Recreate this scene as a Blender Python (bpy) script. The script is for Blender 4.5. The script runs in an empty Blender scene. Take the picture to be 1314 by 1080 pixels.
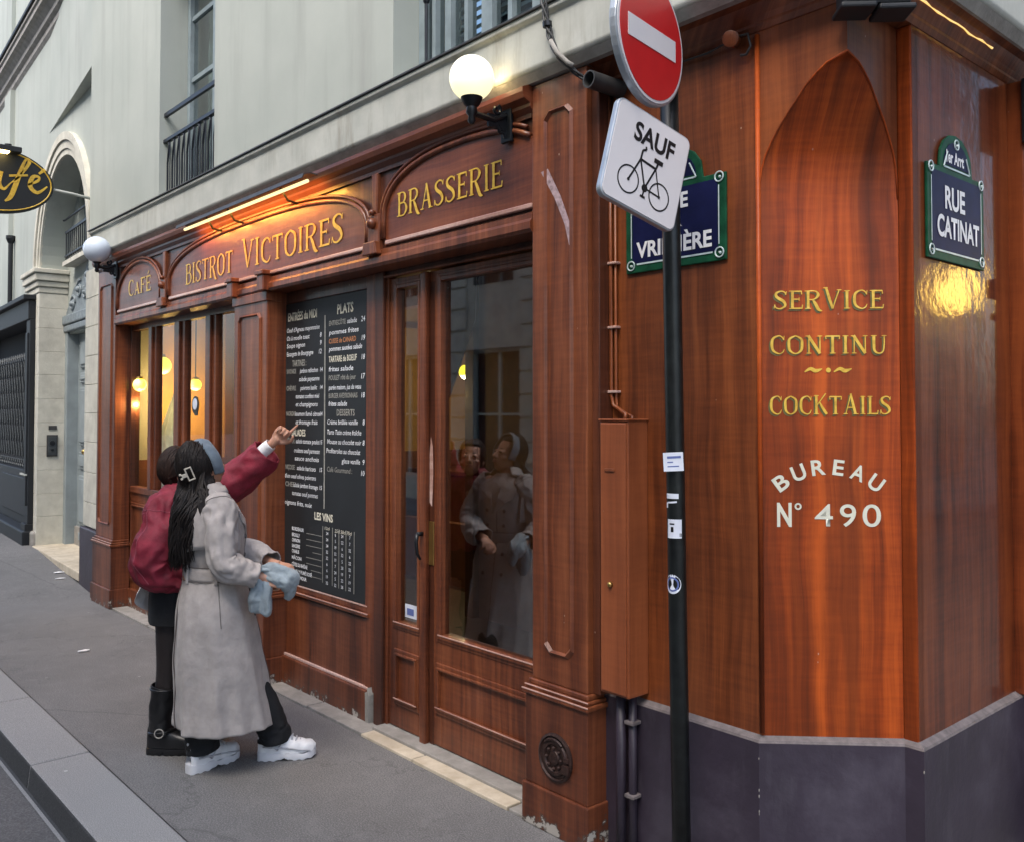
import bpy, bmesh, math, random
from math import sin, cos, pi, radians, sqrt, atan2, exp
from mathutils import Vector, Matrix, noise, Euler
random.seed(7)
SC = bpy.context.scene
COL = SC.collection

# ------------------------------------------------------------------ camera
cd = bpy.data.cameras.new('camera'); cam = bpy.data.objects.new('camera', cd); COL.objects.link(cam)
SC.camera = cam
cd.sensor_width = 36.0; cd.lens = 36.0 * 1150 / 1314
YAW, PITCH = 41.3, 1.5
fwd = Vector((-cos(radians(YAW)) * cos(radians(PITCH)), sin(radians(YAW)) * cos(radians(PITCH)), sin(radians(PITCH))))
cam.location = (2.828, -2.60, 1.72)
cam.rotation_euler = fwd.to_track_quat('-Z', 'Y').to_euler()
cd.shift_y = -(540 - 499.9) / 1314
cd.clip_start = 0.05; cd.clip_end = 300

# ------------------------------------------------------------------ world, sun, exposure
w = bpy.data.worlds.new('World'); SC.world = w; w.use_nodes = True
nt = w.node_tree
sky = nt.nodes.new('ShaderNodeTexSky'); sky.sky_type = 'NISHITA'; sky.sun_disc = False
SUN_EL, SUN_AZ = radians(52), radians(160)      # azimuth clockwise from +Y
sky.sun_elevation = SUN_EL; sky.sun_rotation = SUN_AZ; sky.air_density = 1.0; sky.dust_density = 3.0
bg = nt.nodes['Background']; nt.links.new(sky.outputs[0], bg.inputs[0]); bg.inputs[1].default_value = 0.14
sd = bpy.data.lights.new('sun', 'SUN'); sun = bpy.data.objects.new('sun', sd); COL.objects.link(sun)
sd.energy = 1.1; sd.angle = radians(35); sd.color = (1.0, 0.95, 0.88)
sdir = Vector((sin(SUN_AZ) * cos(SUN_EL), cos(SUN_AZ) * cos(SUN_EL), sin(SUN_EL)))
sun.rotation_euler = sdir.to_track_quat('Z', 'Y').to_euler()
SC.view_settings.view_transform = 'Standard'; SC.view_settings.look = 'None'
SC.view_settings.exposure = 1.55; SC.view_settings.gamma = 1; SC.view_settings.use_curve_mapping = False
SC.render.engine = 'CYCLES'

# ------------------------------------------------------------------ materials
def newmat(name):
    m = bpy.data.materials.new(name); m.use_nodes = True
    return m, m.node_tree, m.node_tree.nodes['Principled BSDF']
def node(nt, t, **kw):
    n = nt.nodes.new(t)
    for k, v in kw.items(): setattr(n, k, v)
    return n
def coords(nt, scale=(1, 1, 1), kind='Object'):
    tc = node(nt, 'ShaderNodeTexCoord'); mp = node(nt, 'ShaderNodeMapping')
    mp.inputs['Scale'].default_value = scale
    nt.links.new(tc.outputs[kind], mp.inputs[0]); return mp.outputs[0]
def noise_tex(nt, vec, scale, detail=4, rough=.55):
    n = node(nt, 'ShaderNodeTexNoise'); nt.links.new(vec, n.inputs['Vector'])
    n.inputs['Scale'].default_value = scale; n.inputs['Detail'].default_value = detail; n.inputs['Roughness'].default_value = rough
    return n.outputs['Fac']
def ramp(nt, fac, stops):
    r = node(nt, 'ShaderNodeValToRGB'); cr = r.color_ramp
    while len(cr.elements) < len(stops): cr.elements.new(.5)
    for e, (p, c) in zip(cr.elements, stops):
        e.position = p; e.color = (*c, 1) if len(c) == 3 else c
    nt.links.new(fac, r.inputs[0]); return r.outputs[0]
def mixc(nt, fac, a, b, mode='MIX'):
    m = node(nt, 'ShaderNodeMix', data_type='RGBA', blend_type=mode)
    for s, v in ((m.inputs[0], fac), (m.inputs[6], a), (m.inputs[7], b)):
        if isinstance(v, (int, float)): s.default_value = v
        elif isinstance(v, tuple): s.default_value = (*v, 1) if len(v) == 3 else v
        else: nt.links.new(v, s)
    return m.outputs[2]
def math_n(nt, op, a, b=0.0):
    m = node(nt, 'ShaderNodeMath', operation=op)
    for s, v in ((m.inputs[0], a), (m.inputs[1], b)):
        if isinstance(v, (int, float)): s.default_value = v
        else: nt.links.new(v, s)
    return m.outputs[0]
def bump(nt, bsdf, h, strength=.2, dist=.01):
    b = node(nt, 'ShaderNodeBump'); b.inputs['Strength'].default_value = strength; b.inputs['Distance'].default_value = dist
    nt.links.new(h, b.inputs['Height']); nt.links.new(b.outputs[0], bsdf.inputs['Normal'])

def plain(name, col, rough=.6, metal=0., var=.12, scale=12, bmp=.0, spec=.5):
    m, nt, b = newmat(name)
    v = coords(nt); f = noise_tex(nt, v, scale, 5)
    d = tuple(c * (1 - var) for c in col); l = tuple(min(1, c * (1 + var)) for c in col)
    nt.links.new(ramp(nt, f, [(.3, d), (.7, l)]), b.inputs['Base Color'])
    b.inputs['Roughness'].default_value = rough; b.inputs['Metallic'].default_value = metal
    b.inputs['Specular IOR Level'].default_value = spec
    if bmp: bump(nt, b, noise_tex(nt, v, scale * 6, 3), bmp, .004)
    return m
def emis(name, col, s, base=(.8, .8, .8)):
    m, nt, b = newmat(name); b.inputs['Base Color'].default_value = (*base, 1)
    b.inputs['Emission Color'].default_value = (*col, 1); b.inputs['Emission Strength'].default_value = s
    b.inputs['Roughness'].default_value = .25
    return m

def wood(name, dark, mid, light, rough=.32, axis='v', band=1.0, coat=.16, chips=False, coarse=9., yk=1.37, spec=.42, coat_r=.13, patch=None, cb=(5, .20, .005)):
    m, nt, b = newmat(name)
    tc = node(nt, 'ShaderNodeTexCoord'); sep = node(nt, 'ShaderNodeSeparateXYZ'); nt.links.new(tc.outputs['Object'], sep.inputs[0])
    x, y, z = sep.outputs
    if axis == 'h': u, l = z, math_n(nt, 'ADD', x, math_n(nt, 'MULTIPLY', y, .7))
    else: u, l = math_n(nt, 'ADD', x, math_n(nt, 'MULTIPLY', y, yk)), z
    def vec(su, sl, off):
        c = node(nt, 'ShaderNodeCombineXYZ')
        nt.links.new(math_n(nt, 'MULTIPLY', u, su), c.inputs[0]); nt.links.new(math_n(nt, 'MULTIPLY', l, sl), c.inputs[1])
        c.inputs[2].default_value = off; return c.outputs[0]
    wob = noise_tex(nt, vec(3.2, 1.5, 9.), 1.0, 2, .5); u = math_n(nt, 'ADD', u, math_n(nt, 'MULTIPLY', wob, .065))
    broad = noise_tex(nt, vec(coarse * band, .45, 1.3), 1.0, 3.5, .6)
    big = noise_tex(nt, vec(2.2, .8, 7.7), 1.0, 3, .6)
    mid_n = noise_tex(nt, vec(38, .9, 4.1), 1.0, 3, .6)
    fine = noise_tex(nt, vec(260, 6, 8.8), 1.0, 3, .6)
    cross = noise_tex(nt, vec(6, 60, 3.3), 1.0, 2, .5)
    f = math_n(nt, 'ADD', math_n(nt, 'MULTIPLY', broad, .46), math_n(nt, 'MULTIPLY', mid_n, .24))
    f = math_n(nt, 'ADD', f, math_n(nt, 'MULTIPLY', big, .20))
    f = math_n(nt, 'ADD', f, math_n(nt, 'MULTIPLY', fine, .13))
    f = math_n(nt, 'SUBTRACT', math_n(nt, 'ADD', f, math_n(nt, 'MULTIPLY', cross, .10)), .06)
    c = ramp(nt, f, [(.37, dark), (.49, mid), (.61, light)])
    if patch:
        pm_ = noise_tex(nt, vec(7., .55, 21.), 1.0, 3, .6)
        c = mixc(nt, math_n(nt, 'MULTIPLY', ramp(nt, pm_, [(.44, (0, 0, 0)), (.60, (1, 1, 1))]), .62), c, patch)
    # worn: patches of dust and scuffs
    blot = noise_tex(nt, coords(nt, (1, 1, 1)), 2.2, 6, .65)
    c = mixc(nt, math_n(nt, 'MULTIPLY', ramp(nt, blot, [(.45, (0, 0, 0)), (.75, (1, 1, 1))]), .35), c, tuple(v * .55 for v in dark))
    if chips:
        n1 = noise_tex(nt, coords(nt, (1, 1, 1)), 9, 8, .7)
        hz = node(nt, 'ShaderNodeMapRange'); nt.links.new(z, hz.inputs[0])
        hz.inputs[1].default_value = .0; hz.inputs[2].default_value = .26; hz.inputs[3].default_value = .125; hz.inputs[4].default_value = -.2
        t = math_n(nt, 'ADD', n1, hz.outputs[0])
        mk = ramp(nt, t, [(.655, (0, 0, 0)), (.675, (1, 1, 1))])
        mk2 = ramp(nt, t, [(.60, (0, 0, 0)), (.655, (1, 1, 1))])
        c = mixc(nt, mk2, c, (.06, .05, .045)); c = mixc(nt, mk, c, (.40, .37, .33))
    # pinpoint scratches, pale
    vo = node(nt, 'ShaderNodeTexVoronoi'); nt.links.new(coords(nt, (1, 1, .55)), vo.inputs['Vector']); vo.inputs['Scale'].default_value = 17
    sp = ramp(nt, vo.outputs['Distance'], [(.035, (1, 1, 1)), (.05, (0, 0, 0))])
    spn = ramp(nt, noise_tex(nt, coords(nt), 3.1, 2), [(.54, (0, 0, 0)), (.6, (1, 1, 1))])
    c = mixc(nt, math_n(nt, 'MULTIPLY', math_n(nt, 'MULTIPLY', sp, spn), .7), c, (.45, .36, .3))
    nt.links.new(c, b.inputs['Base Color'])
    rg = node(nt, 'ShaderNodeMapRange'); nt.links.new(blot, rg.inputs[0])
    rg.inputs[3].default_value = rough - .08; rg.inputs[4].default_value = rough + .22
    nt.links.new(rg.outputs[0], b.inputs['Roughness'])
    b.inputs['Specular IOR Level'].default_value = spec
    b.inputs['Coat Weight'].default_value = coat; b.inputs['Coat Roughness'].default_value = coat_r
    h = math_n(nt, 'ADD', math_n(nt, 'MULTIPLY', mid_n, .6), math_n(nt, 'MULTIPLY', fine, .3))
    h = math_n(nt, 'ADD', h, math_n(nt, 'MULTIPLY', noise_tex(nt, coords(nt), 5, 3), 1.6))
    bump(nt, b, h, .22, .006)
    b2 = node(nt, 'ShaderNodeBump'); b2.inputs['Strength'].default_value = cb[1]; b2.inputs['Distance'].default_value = cb[2]
    nt.links.new(noise_tex(nt, coords(nt), cb[0], 4), b2.inputs['Height']); nt.links.new(b2.outputs[0], b.inputs['Coat Normal'])
    return m

M = {}
M['wood'] = wood('shopfront_wood', (.050, .0125, .006), (.145, .040, .0155), (.25, .078, .030), rough=.34)
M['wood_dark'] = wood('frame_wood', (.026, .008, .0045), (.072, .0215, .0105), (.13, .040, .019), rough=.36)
M['wood_h'] = wood('fascia_wood', (.052, .012, .006), (.125, .032, .0135), (.20, .058, .023), axis='h', coarse=11., rough=.33)
M['wood_chip'] = wood('worn_base_wood', (.045, .012, .006), (.122, .034, .014), (.205, .062, .025), chips=True, rough=.4)
M['wood_edge'] = wood('worn_highlit_wood', (.30, .14, .105), (.48, .30, .25), (.64, .48, .43), rough=.4, axis='h')  # pale worn edges, with edge highlights lightened into the colour
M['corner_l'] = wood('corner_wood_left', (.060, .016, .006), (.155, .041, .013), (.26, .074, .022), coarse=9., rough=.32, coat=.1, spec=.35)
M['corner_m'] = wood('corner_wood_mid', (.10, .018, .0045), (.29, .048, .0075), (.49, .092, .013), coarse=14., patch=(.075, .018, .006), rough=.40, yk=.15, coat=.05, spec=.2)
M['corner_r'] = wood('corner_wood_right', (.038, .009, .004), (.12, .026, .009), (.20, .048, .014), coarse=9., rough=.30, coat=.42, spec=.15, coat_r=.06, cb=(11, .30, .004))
M['corner_r2'] = wood('corner_wood_dark', (.045, .013, .006), (.12, .032, .012), (.20, .060, .022), coarse=14., rough=.3, coat=.25, spec=.35)  # darker brown wood tone for the right spandrel
M['box_wood'] = wood('meter_box_paint', (.16, .042, .015), (.235, .065, .023), (.31, .09, .032), coarse=5., rough=.35)

def plaster():
    m, nt, b = newmat('wall_plaster')
    v = coords(nt)
    a = noise_tex(nt, v, .9, 6, .6); f = noise_tex(nt, v, 7, 5, .6)
    st = noise_tex(nt, coords(nt, (3.5, 3.5, .35)), 1.2, 5, .65)
    c = ramp(nt, a, [(.3, (.345, .378, .345)), (.7, (.425, .455, .415))])
    c = mixc(nt, math_n(nt, 'MULTIPLY', ramp(nt, st, [(.5, (0, 0, 0)), (.75, (1, 1, 1))]), .5), c, (.25, .26, .24))
    c = mixc(nt, math_n(nt, 'MULTIPLY', f, .15), c, (.32, .33, .30))
    nt.links.new(c, b.inputs['Base Color']); b.inputs['Roughness'].default_value = .85
    bump(nt, b, noise_tex(nt, v, 60, 4), .12, .003)
    return m
M['plaster'] = plaster()
def ledge_mat():
    m, nt, b = newmat('ledge_stone')
    v = coords(nt)
    st = noise_tex(nt, coords(nt, (9, 4, 1.2)), 1.0, 6, .7); big = noise_tex(nt, v, 1.1, 3)
    c = ramp(nt, noise_tex(nt, v, 5, 5), [(.3, (.38, .395, .36)), (.7, (.49, .50, .455))])
    k = math_n(nt, 'MULTIPLY', ramp(nt, st, [(.5, (0, 0, 0)), (.72, (1, 1, 1))]), ramp(nt, big, [(.42, (0, 0, 0)), (.6, (1, 1, 1))]))
    c = mixc(nt, math_n(nt, 'MULTIPLY', k, .7), c, (.20, .18, .14))
    nt.links.new(c, b.inputs['Base Color']); b.inputs['Roughness'].default_value = .8
    bump(nt, b, noise_tex(nt, v, 40, 4), .2, .003); return m
M['ledge'] = ledge_mat()
def stone(name, a, bb, dirt=(.12, .11, .10), sc=6, bmp=.35):
    m, nt, b = newmat(name); v = coords(nt)
    f = noise_tex(nt, v, sc, 7, .65); g = noise_tex(nt, v, 2.1, 5, .6)
    c = ramp(nt, f, [(.3, a), (.7, bb)])
    c = mixc(nt, math_n(nt, 'MULTIPLY', ramp(nt, g, [(.48, (0, 0, 0)), (.72, (1, 1, 1))]), .45), c, dirt)
    nt.links.new(c, b.inputs['Base Color']); b.inputs['Roughness'].default_value = .85
    bump(nt, b, noise_tex(nt, v, sc * 7, 5), bmp, .006); return m
M['quoin'] = stone('cream_stone', (.50, .485, .41), (.64, .62, .53), dirt=(.26, .24, .20), sc=8)
M['sill_stone'] = stone('threshold_stone', (.42, .35, .25), (.62, .55, .43), dirt=(.30, .25, .19), sc=10)
M['grey_stone'] = stone('grey_step_stone', (.22, .21, .19), (.36, .34, .31), sc=12)
M['opp_stone'] = stone('opposite_stone', (.42, .40, .35), (.58, .55, .48), dirt=(.25,.23,.2), sc=3)

def speckle(name, base, var, specks, sc=160, blot=.5, cracks=False, rough=.85):
    m, nt, b = newmat(name); v = coords(nt)
    big = noise_tex(nt, v, .9, 6, .65); mid = noise_tex(nt, v, 9, 6, .7); fn = noise_tex(nt, v, sc, 3, .7)
    c = ramp(nt, fn, [(.25, tuple(x * (1 - var) for x in base)), (.5, base), (.78, specks)])
    c = mixc(nt, math_n(nt, 'MULTIPLY', ramp(nt, big, [(.4, (0, 0, 0)), (.7, (1, 1, 1))]), blot), c, tuple(x * .55 for x in base))
    c = mixc(nt, math_n(nt, 'MULTIPLY', ramp(nt, mid, [(.5, (0, 0, 0)), (.75, (1, 1, 1))]), blot * .8), c, tuple(min(1, x * 1.5) for x in base))
    vo = node(nt, 'ShaderNodeTexVoronoi'); nt.links.new(v, vo.inputs['Vector']); vo.inputs['Scale'].default_value = 5.5
    gum = ramp(nt, vo.outputs['Distance'], [(.045, (1, 1, 1)), (.06, (0, 0, 0))])
    gm = ramp(nt, noise_tex(nt, v, 2.7, 2), [(.5, (0, 0, 0)), (.56, (1, 1, 1))])
    c = mixc(nt, math_n(nt, 'MULTIPLY', math_n(nt, 'MULTIPLY', gum, gm), .55), c, tuple(min(1, x * 2.4) for x in base))
    if cracks:
        wv = noise_tex(nt, v, 3, 5, .6)
        cb = node(nt, 'ShaderNodeVectorMath', operation='ADD'); nt.links.new(v, cb.inputs[0]); nt.links.new(wv, cb.inputs[1])
        v2 = node(nt, 'ShaderNodeTexVoronoi', feature='DISTANCE_TO_EDGE'); nt.links.new(cb.outputs[0], v2.inputs['Vector']); v2.inputs['Scale'].default_value = .55
        ck = ramp(nt, v2.outputs['Distance'], [(.0, (1, 1, 1)), (.006, (0, 0, 0))])
        c = mixc(nt, math_n(nt, 'MULTIPLY', ck, .45), c, tuple(x * .4 for x in base))
    nt.links.new(c, b.inputs['Base Color']); b.inputs['Roughness'].default_value = rough
    bump(nt, b, math_n(nt, 'ADD', fn, mid), .35, .004); return m
M['asphalt'] = speckle('sidewalk_asphalt', (.150, .146, .143), .6, (.36, .355, .34), 150, cracks=True)
M['road'] = speckle('road_asphalt', (.10, .097, .098), .5, (.2, .2, .2), 120)
M['kerb'] = speckle('kerb_granite', (.25, .25, .25), .5, (.48, .47, .45), 230, blot=.12)
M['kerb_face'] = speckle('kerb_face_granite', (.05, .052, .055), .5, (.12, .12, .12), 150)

def plinthmat():
    m, nt, b = newmat('purple_grey_paint'); v = coords(nt)
    f = noise_tex(nt, v, 2.6, 7, .65); g = noise_tex(nt, coords(nt, (4, 4, 1)), 3, 6, .6)
    c = ramp(nt, f, [(.3, (.024, .018, .028)), (.55, (.038, .029, .045)), (.75, (.070, .060, .082))])
    c = mixc(nt, math_n(nt, 'MULTIPLY', ramp(nt, g, [(.55, (0, 0, 0)), (.75, (1, 1, 1))]), .5), c, (.085, .075, .095))
    nt.links.new(c, b.inputs['Base Color']); b.inputs['Roughness'].default_value = .45
    bump(nt, b, noise_tex(nt, v, 14, 6), .35, .01); return m
M['plinth'] = plinthmat()
M['plinth_edge'] = plain('worn_plinth_ledge', (.135, .115, .115), .7, var=.3, scale=30, bmp=.3)
M['iron'] = plain('black_iron', (.012, .014, .017), .35, .3, var=.3, bmp=.1)
M['rail'] = plain('window_rail_iron', (.018, .022, .03), .45, .2)
M['grey_door'] = plain('grey_door_paint', (.25, .29, .30), .5, var=.15, scale=5, bmp=.1)
M['grey_carve'] = plain('grey_carved_wood', (.19, .225, .24), .55, var=.3, scale=20, bmp=.3)
M['navy'] = plain('dark_shop_paint', (.005, .007, .010), .6, var=.25, scale=4)
M['grille'] = plain('grille_iron', (.06, .068, .072), .5, .4)
M['winframe'] = plain('window_frame_paint', (.20, .25, .27), .5, var=.15)
M['winframe_l'] = plain('pale_frame_paint', (.40, .46, .45), .5, var=.1)
M['shutter'] = plain('blue_grey_shutter', (.060, .088, .105), .5, var=.25, scale=4)
M['curtain'] = plain('pale_curtain', (.30, .37, .36), .9, var=.2, scale=9)
M['darkroom'] = plain('dark_room', (.012, .014, .017), .9)
def goldm():
    m, nt, b = newmat('gold_lettering'); v = coords(nt)
    f = noise_tex(nt, v, 30, 5, .7)
    nt.links.new(ramp(nt, f, [(.3, (.42, .24, .02)), (.5, (.64, .40, .035)), (.75, (.78, .55, .10))]), b.inputs['Base Color'])
    b.inputs['Roughness'].default_value = .4; return m
M['gold'] = goldm()
M['gold_shadow'] = plain('green_letter_shadow', (.10, .09, .022), .5, var=.3, scale=30)
M['cream_letter'] = plain('cream_lettering', (.60, .60, .50), .5, var=.1, scale=30)
M['white_letter'] = plain('white_lettering', (.75, .75, .76), .4, var=.05)
M['enamel_blue'] = plain('blue_enamel', (.008, .010, .048), .42, spec=.12, var=.3, scale=8)
M['enamel_green'] = plain('green_enamel', (.008, .062, .030), .42, spec=.15, var=.4, scale=18)
M['enamel_line'] = plain('pale_enamel', (.50, .60, .60), .3, var=.15, scale=30)
M['sign_red'] = plain('sign_red', (.50, .018, .02), .35, var=.06)
M['sign_white'] = plain('sign_white', (.66, .64, .65), .4, var=.05, scale=4)
M['sign_back'] = plain('sign_metal', (.42, .46, .50), .35, .6, var=.15)
M['black'] = plain('sign_black', (.008, .008, .009), .4)
M['pole'] = plain('dark_green_pole', (.009, .011, .011), .38, .2, var=.5, scale=25, bmp=.1)
M['pipe_dark'] = plain('dark_pipe', (.05, .05, .05), .5, .2, var=.3)
M['cap_iron'] = plain('old_painted_iron', (.040, .020, .016), .5, .3, var=.5, scale=40, bmp=.3)
M['slate'] = plain('chalkboard', (.014, .016, .018), .55, var=.25, scale=4)
M['chalk'] = plain('white_chalk', (.80, .83, .88), .8, var=.18, scale=60)
M['chalk_cream'] = plain('cream_chalk', (.70, .68, .56), .8, var=.2, scale=60)
M['chalk_grey'] = plain('grey_chalk', (.30, .30, .27), .8, var=.2, scale=60)
M['chalk_orange'] = plain('orange_chalk', (.50, .22, .10), .8, var=.2, scale=60)
M['brass'] = plain('brass', (.45, .30, .10), .35, .9, var=.2)
M['white_sticker'] = plain('white_sticker', (.62, .66, .75), .5)
M['sticker_blue'] = plain('blue_print', (.10, .14, .35), .5)
M['copper_paint'] = M['corner_l']
M['globe_lit'] = emis('lit_globe', (1.0, .92, .52), .37)
M['globe_off'] = plain('unlit_white_globe', (.60, .68, .78), .2, var=.03)
M['tube_lit'] = emis('lit_tube', (1.0, .80, .36), .50)
M['warm_globe'] = emis('warm_interior_globe', (1.0, .80, .03), .9)
M['reflection_glow'] = emis('warm_reflection_glow', (1.0, .55, .08), .38)  # emission that imitates gold light reflected on the cornice
M['lamp_glow'] = emis('sign_lamp_glow', (1.0, .72, .25), 5.0)
M['amber_window'] = emis('lit_amber_window', (1.0, .60, .10), 10.0)
M['cream_wall'] = plain('room_cream_wall', (.46, .26, .08), .8, var=.12, scale=3)
M['room_wood'] = plain('room_wood', (.16, .06, .025), .5, var=.3, scale=5)
M['room_floor'] = plain('room_floor', (.10, .07, .05), .5, var=.3)
M['room_ceiling'] = plain('room_ceiling', (.30, .22, .13), .8)

def glass(name, tint=(.9, .92, .9), mult=2.0, rough=.0):
    m = bpy.data.materials.new(name); m.use_nodes = True; nt = m.node_tree; nt.nodes.clear()
    o = node(nt, 'ShaderNodeOutputMaterial'); mx = node(nt, 'ShaderNodeMixShader')
    t = node(nt, 'ShaderNodeBsdfTransparent'); t.inputs[0].default_value = (*tint, 1)
    g = node(nt, 'ShaderNodeBsdfGlossy'); g.inputs['Roughness'].default_value = rough
    fr = node(nt, 'ShaderNodeFresnel'); fr.inputs[0].default_value = 1.5
    gm = node(nt, 'ShaderNodeNewGeometry'); fac = math_n(nt, 'MINIMUM', math_n(nt, 'MULTIPLY', fr.outputs[0], mult), .95)
    fac = math_n(nt, 'MULTIPLY', fac, math_n(nt, 'SUBTRACT', 1.0, gm.outputs['Backfacing']))
    nt.links.new(fac, mx.inputs[0]); nt.links.new(t.outputs[0], mx.inputs[1]); nt.links.new(g.outputs[0], mx.inputs[2])
    nt.links.new(mx.outputs[0], o.inputs[0]); return m
M['glass'] = glass('shop_glass', (.93, .93, .90), 1.25)
M['door_glass'] = glass('door_glass', (.84, .86, .84), 4.6, .025)
M['glass_dark'] = glass('window_glass', (.75, .8, .8), 2.5)

def fabric(name, col, var=.15, sc=14, weave=500, rough=.85, sheen=.12):
    m, nt, b = newmat(name); v = coords(nt)
    f = noise_tex(nt, v, sc, 5, .6)
    nt.links.new(ramp(nt, f, [(.3, tuple(c * (1 - var) for c in col)), (.7, tuple(min(1, c * (1 + var)) for c in col))]), b.inputs['Base Color'])
    b.inputs['Roughness'].default_value = rough; b.inputs['Sheen Weight'].default_value = sheen
    cz = noise_tex(nt, coords(nt, (1, 1, .6)), 7, 3, .5); cz = math_n(nt, 'ABSOLUTE', math_n(nt, 'SUBTRACT', cz, .5))
    h = math_n(nt, 'ADD', math_n(nt, 'MULTIPLY', noise_tex(nt, v, 22, 5), .8), math_n(nt, 'MULTIPLY', noise_tex(nt, v, weave, 2), .2)); h = math_n(nt, 'SUBTRACT', h, math_n(nt, 'MULTIPLY', cz, 3.0))
    bump(nt, b, h, .6, .009); return m
M['coat'] = fabric('taupe_coat_cloth', (.36, .33, .315), var=.14)
M['seam'] = fabric('dark_seam', (.10, .085, .08))
M['burgundy'] = fabric('burgundy_jacket_cloth', (.19, .0095, .026), var=.3, rough=.7, sheen=.0)
M['pink_stitch'] = fabric('pale_stitching', (.27, .05, .075))
M['blackcloth'] = fabric('black_cloth', (.006, .007, .009), sheen=0.)
M['tights'] = fabric('sheer_tights', (.016, .011, .011), rough=.6, sheen=0.)
M['whitecloth'] = fabric('white_shirt_cloth', (.78, .78, .80))
M['bluecloth'] = fabric('pale_blue_scarf_cloth', (.28, .335, .365), var=.2)
M['headband'] = fabric('grey_blue_headband', (.13, .17, .21), var=.3)
M['sneaker'] = plain('white_sneaker', (.70, .71, .73), .5, var=.08, scale=20, bmp=.15)
M['sneaker_sole'] = plain('white_sole', (.62, .63, .66), .6, var=.1)
M['sneaker_grey'] = plain('pale_grey_overlays', (.42, .43, .46), .6)
M['scratch'] = plain('exposed_primer', (.34, .25, .27), .6, var=.5, scale=40)
M['boot'] = plain('black_boot_leather', (.008, .008, .009), .35, var=.3, bmp=.2)
M['clip'] = plain('cream_hair_clip', (.62, .57, .48), .3)
def skinmat():
    m, nt, b = newmat('skin'); v = coords(nt)
    nt.links.new(ramp(nt, noise_tex(nt, v, 14, 4), [(.3, (.40, .20, .13)), (.7, (.52, .28, .19))]), b.inputs['Base Color'])
    b.inputs['Roughness'].default_value = .5; b.inputs['Subsurface Weight'].default_value = .1; b.inputs['Subsurface Radius'].default_value = (.02, .01, .005)
    return m
M['skin'] = skinmat()
M['lips'] = plain('lips', (.35, .10, .09), .4)
M['eye'] = plain('eye', (.05, .03, .02), .15)
def hairmat(name, a, b_):
    m, nt, b = newmat(name); v = coords(nt, (70, 70, 3))
    nt.links.new(ramp(nt, noise_tex(nt, v, 2, 4), [(.35, a), (.7, b_)]), b.inputs['Base Color'])
    b.inputs['Roughness'].default_value = .55; b.inputs['Specular IOR Level'].default_value = .3; bump(nt, b, noise_tex(nt, v, 4, 3), .5, .004); return m
M['hair_black'] = hairmat('black_hair', (.004, .003, .003), (.020, .014, .012))
M['hair_brown'] = hairmat('brown_hair', (.008, .004, .003), (.036, .017, .012))

# ------------------------------------------------------------------ mesh helpers
def frame(ox, oy, deg, oz=0): return Matrix.Translation((ox, oy, oz)) @ Matrix.Rotation(radians(deg), 4, 'Z')
WORLD = Matrix.Identity(4)
LW = frame(-6.2, .10, -3)            # bent wall left of the bistro: x to the right, y inward
CH = frame(1.05, .11, 45)            # chamfered corner
BR = frame(1.44, 0, 90)              # side street face: x goes back along the side street, y inward

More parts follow.
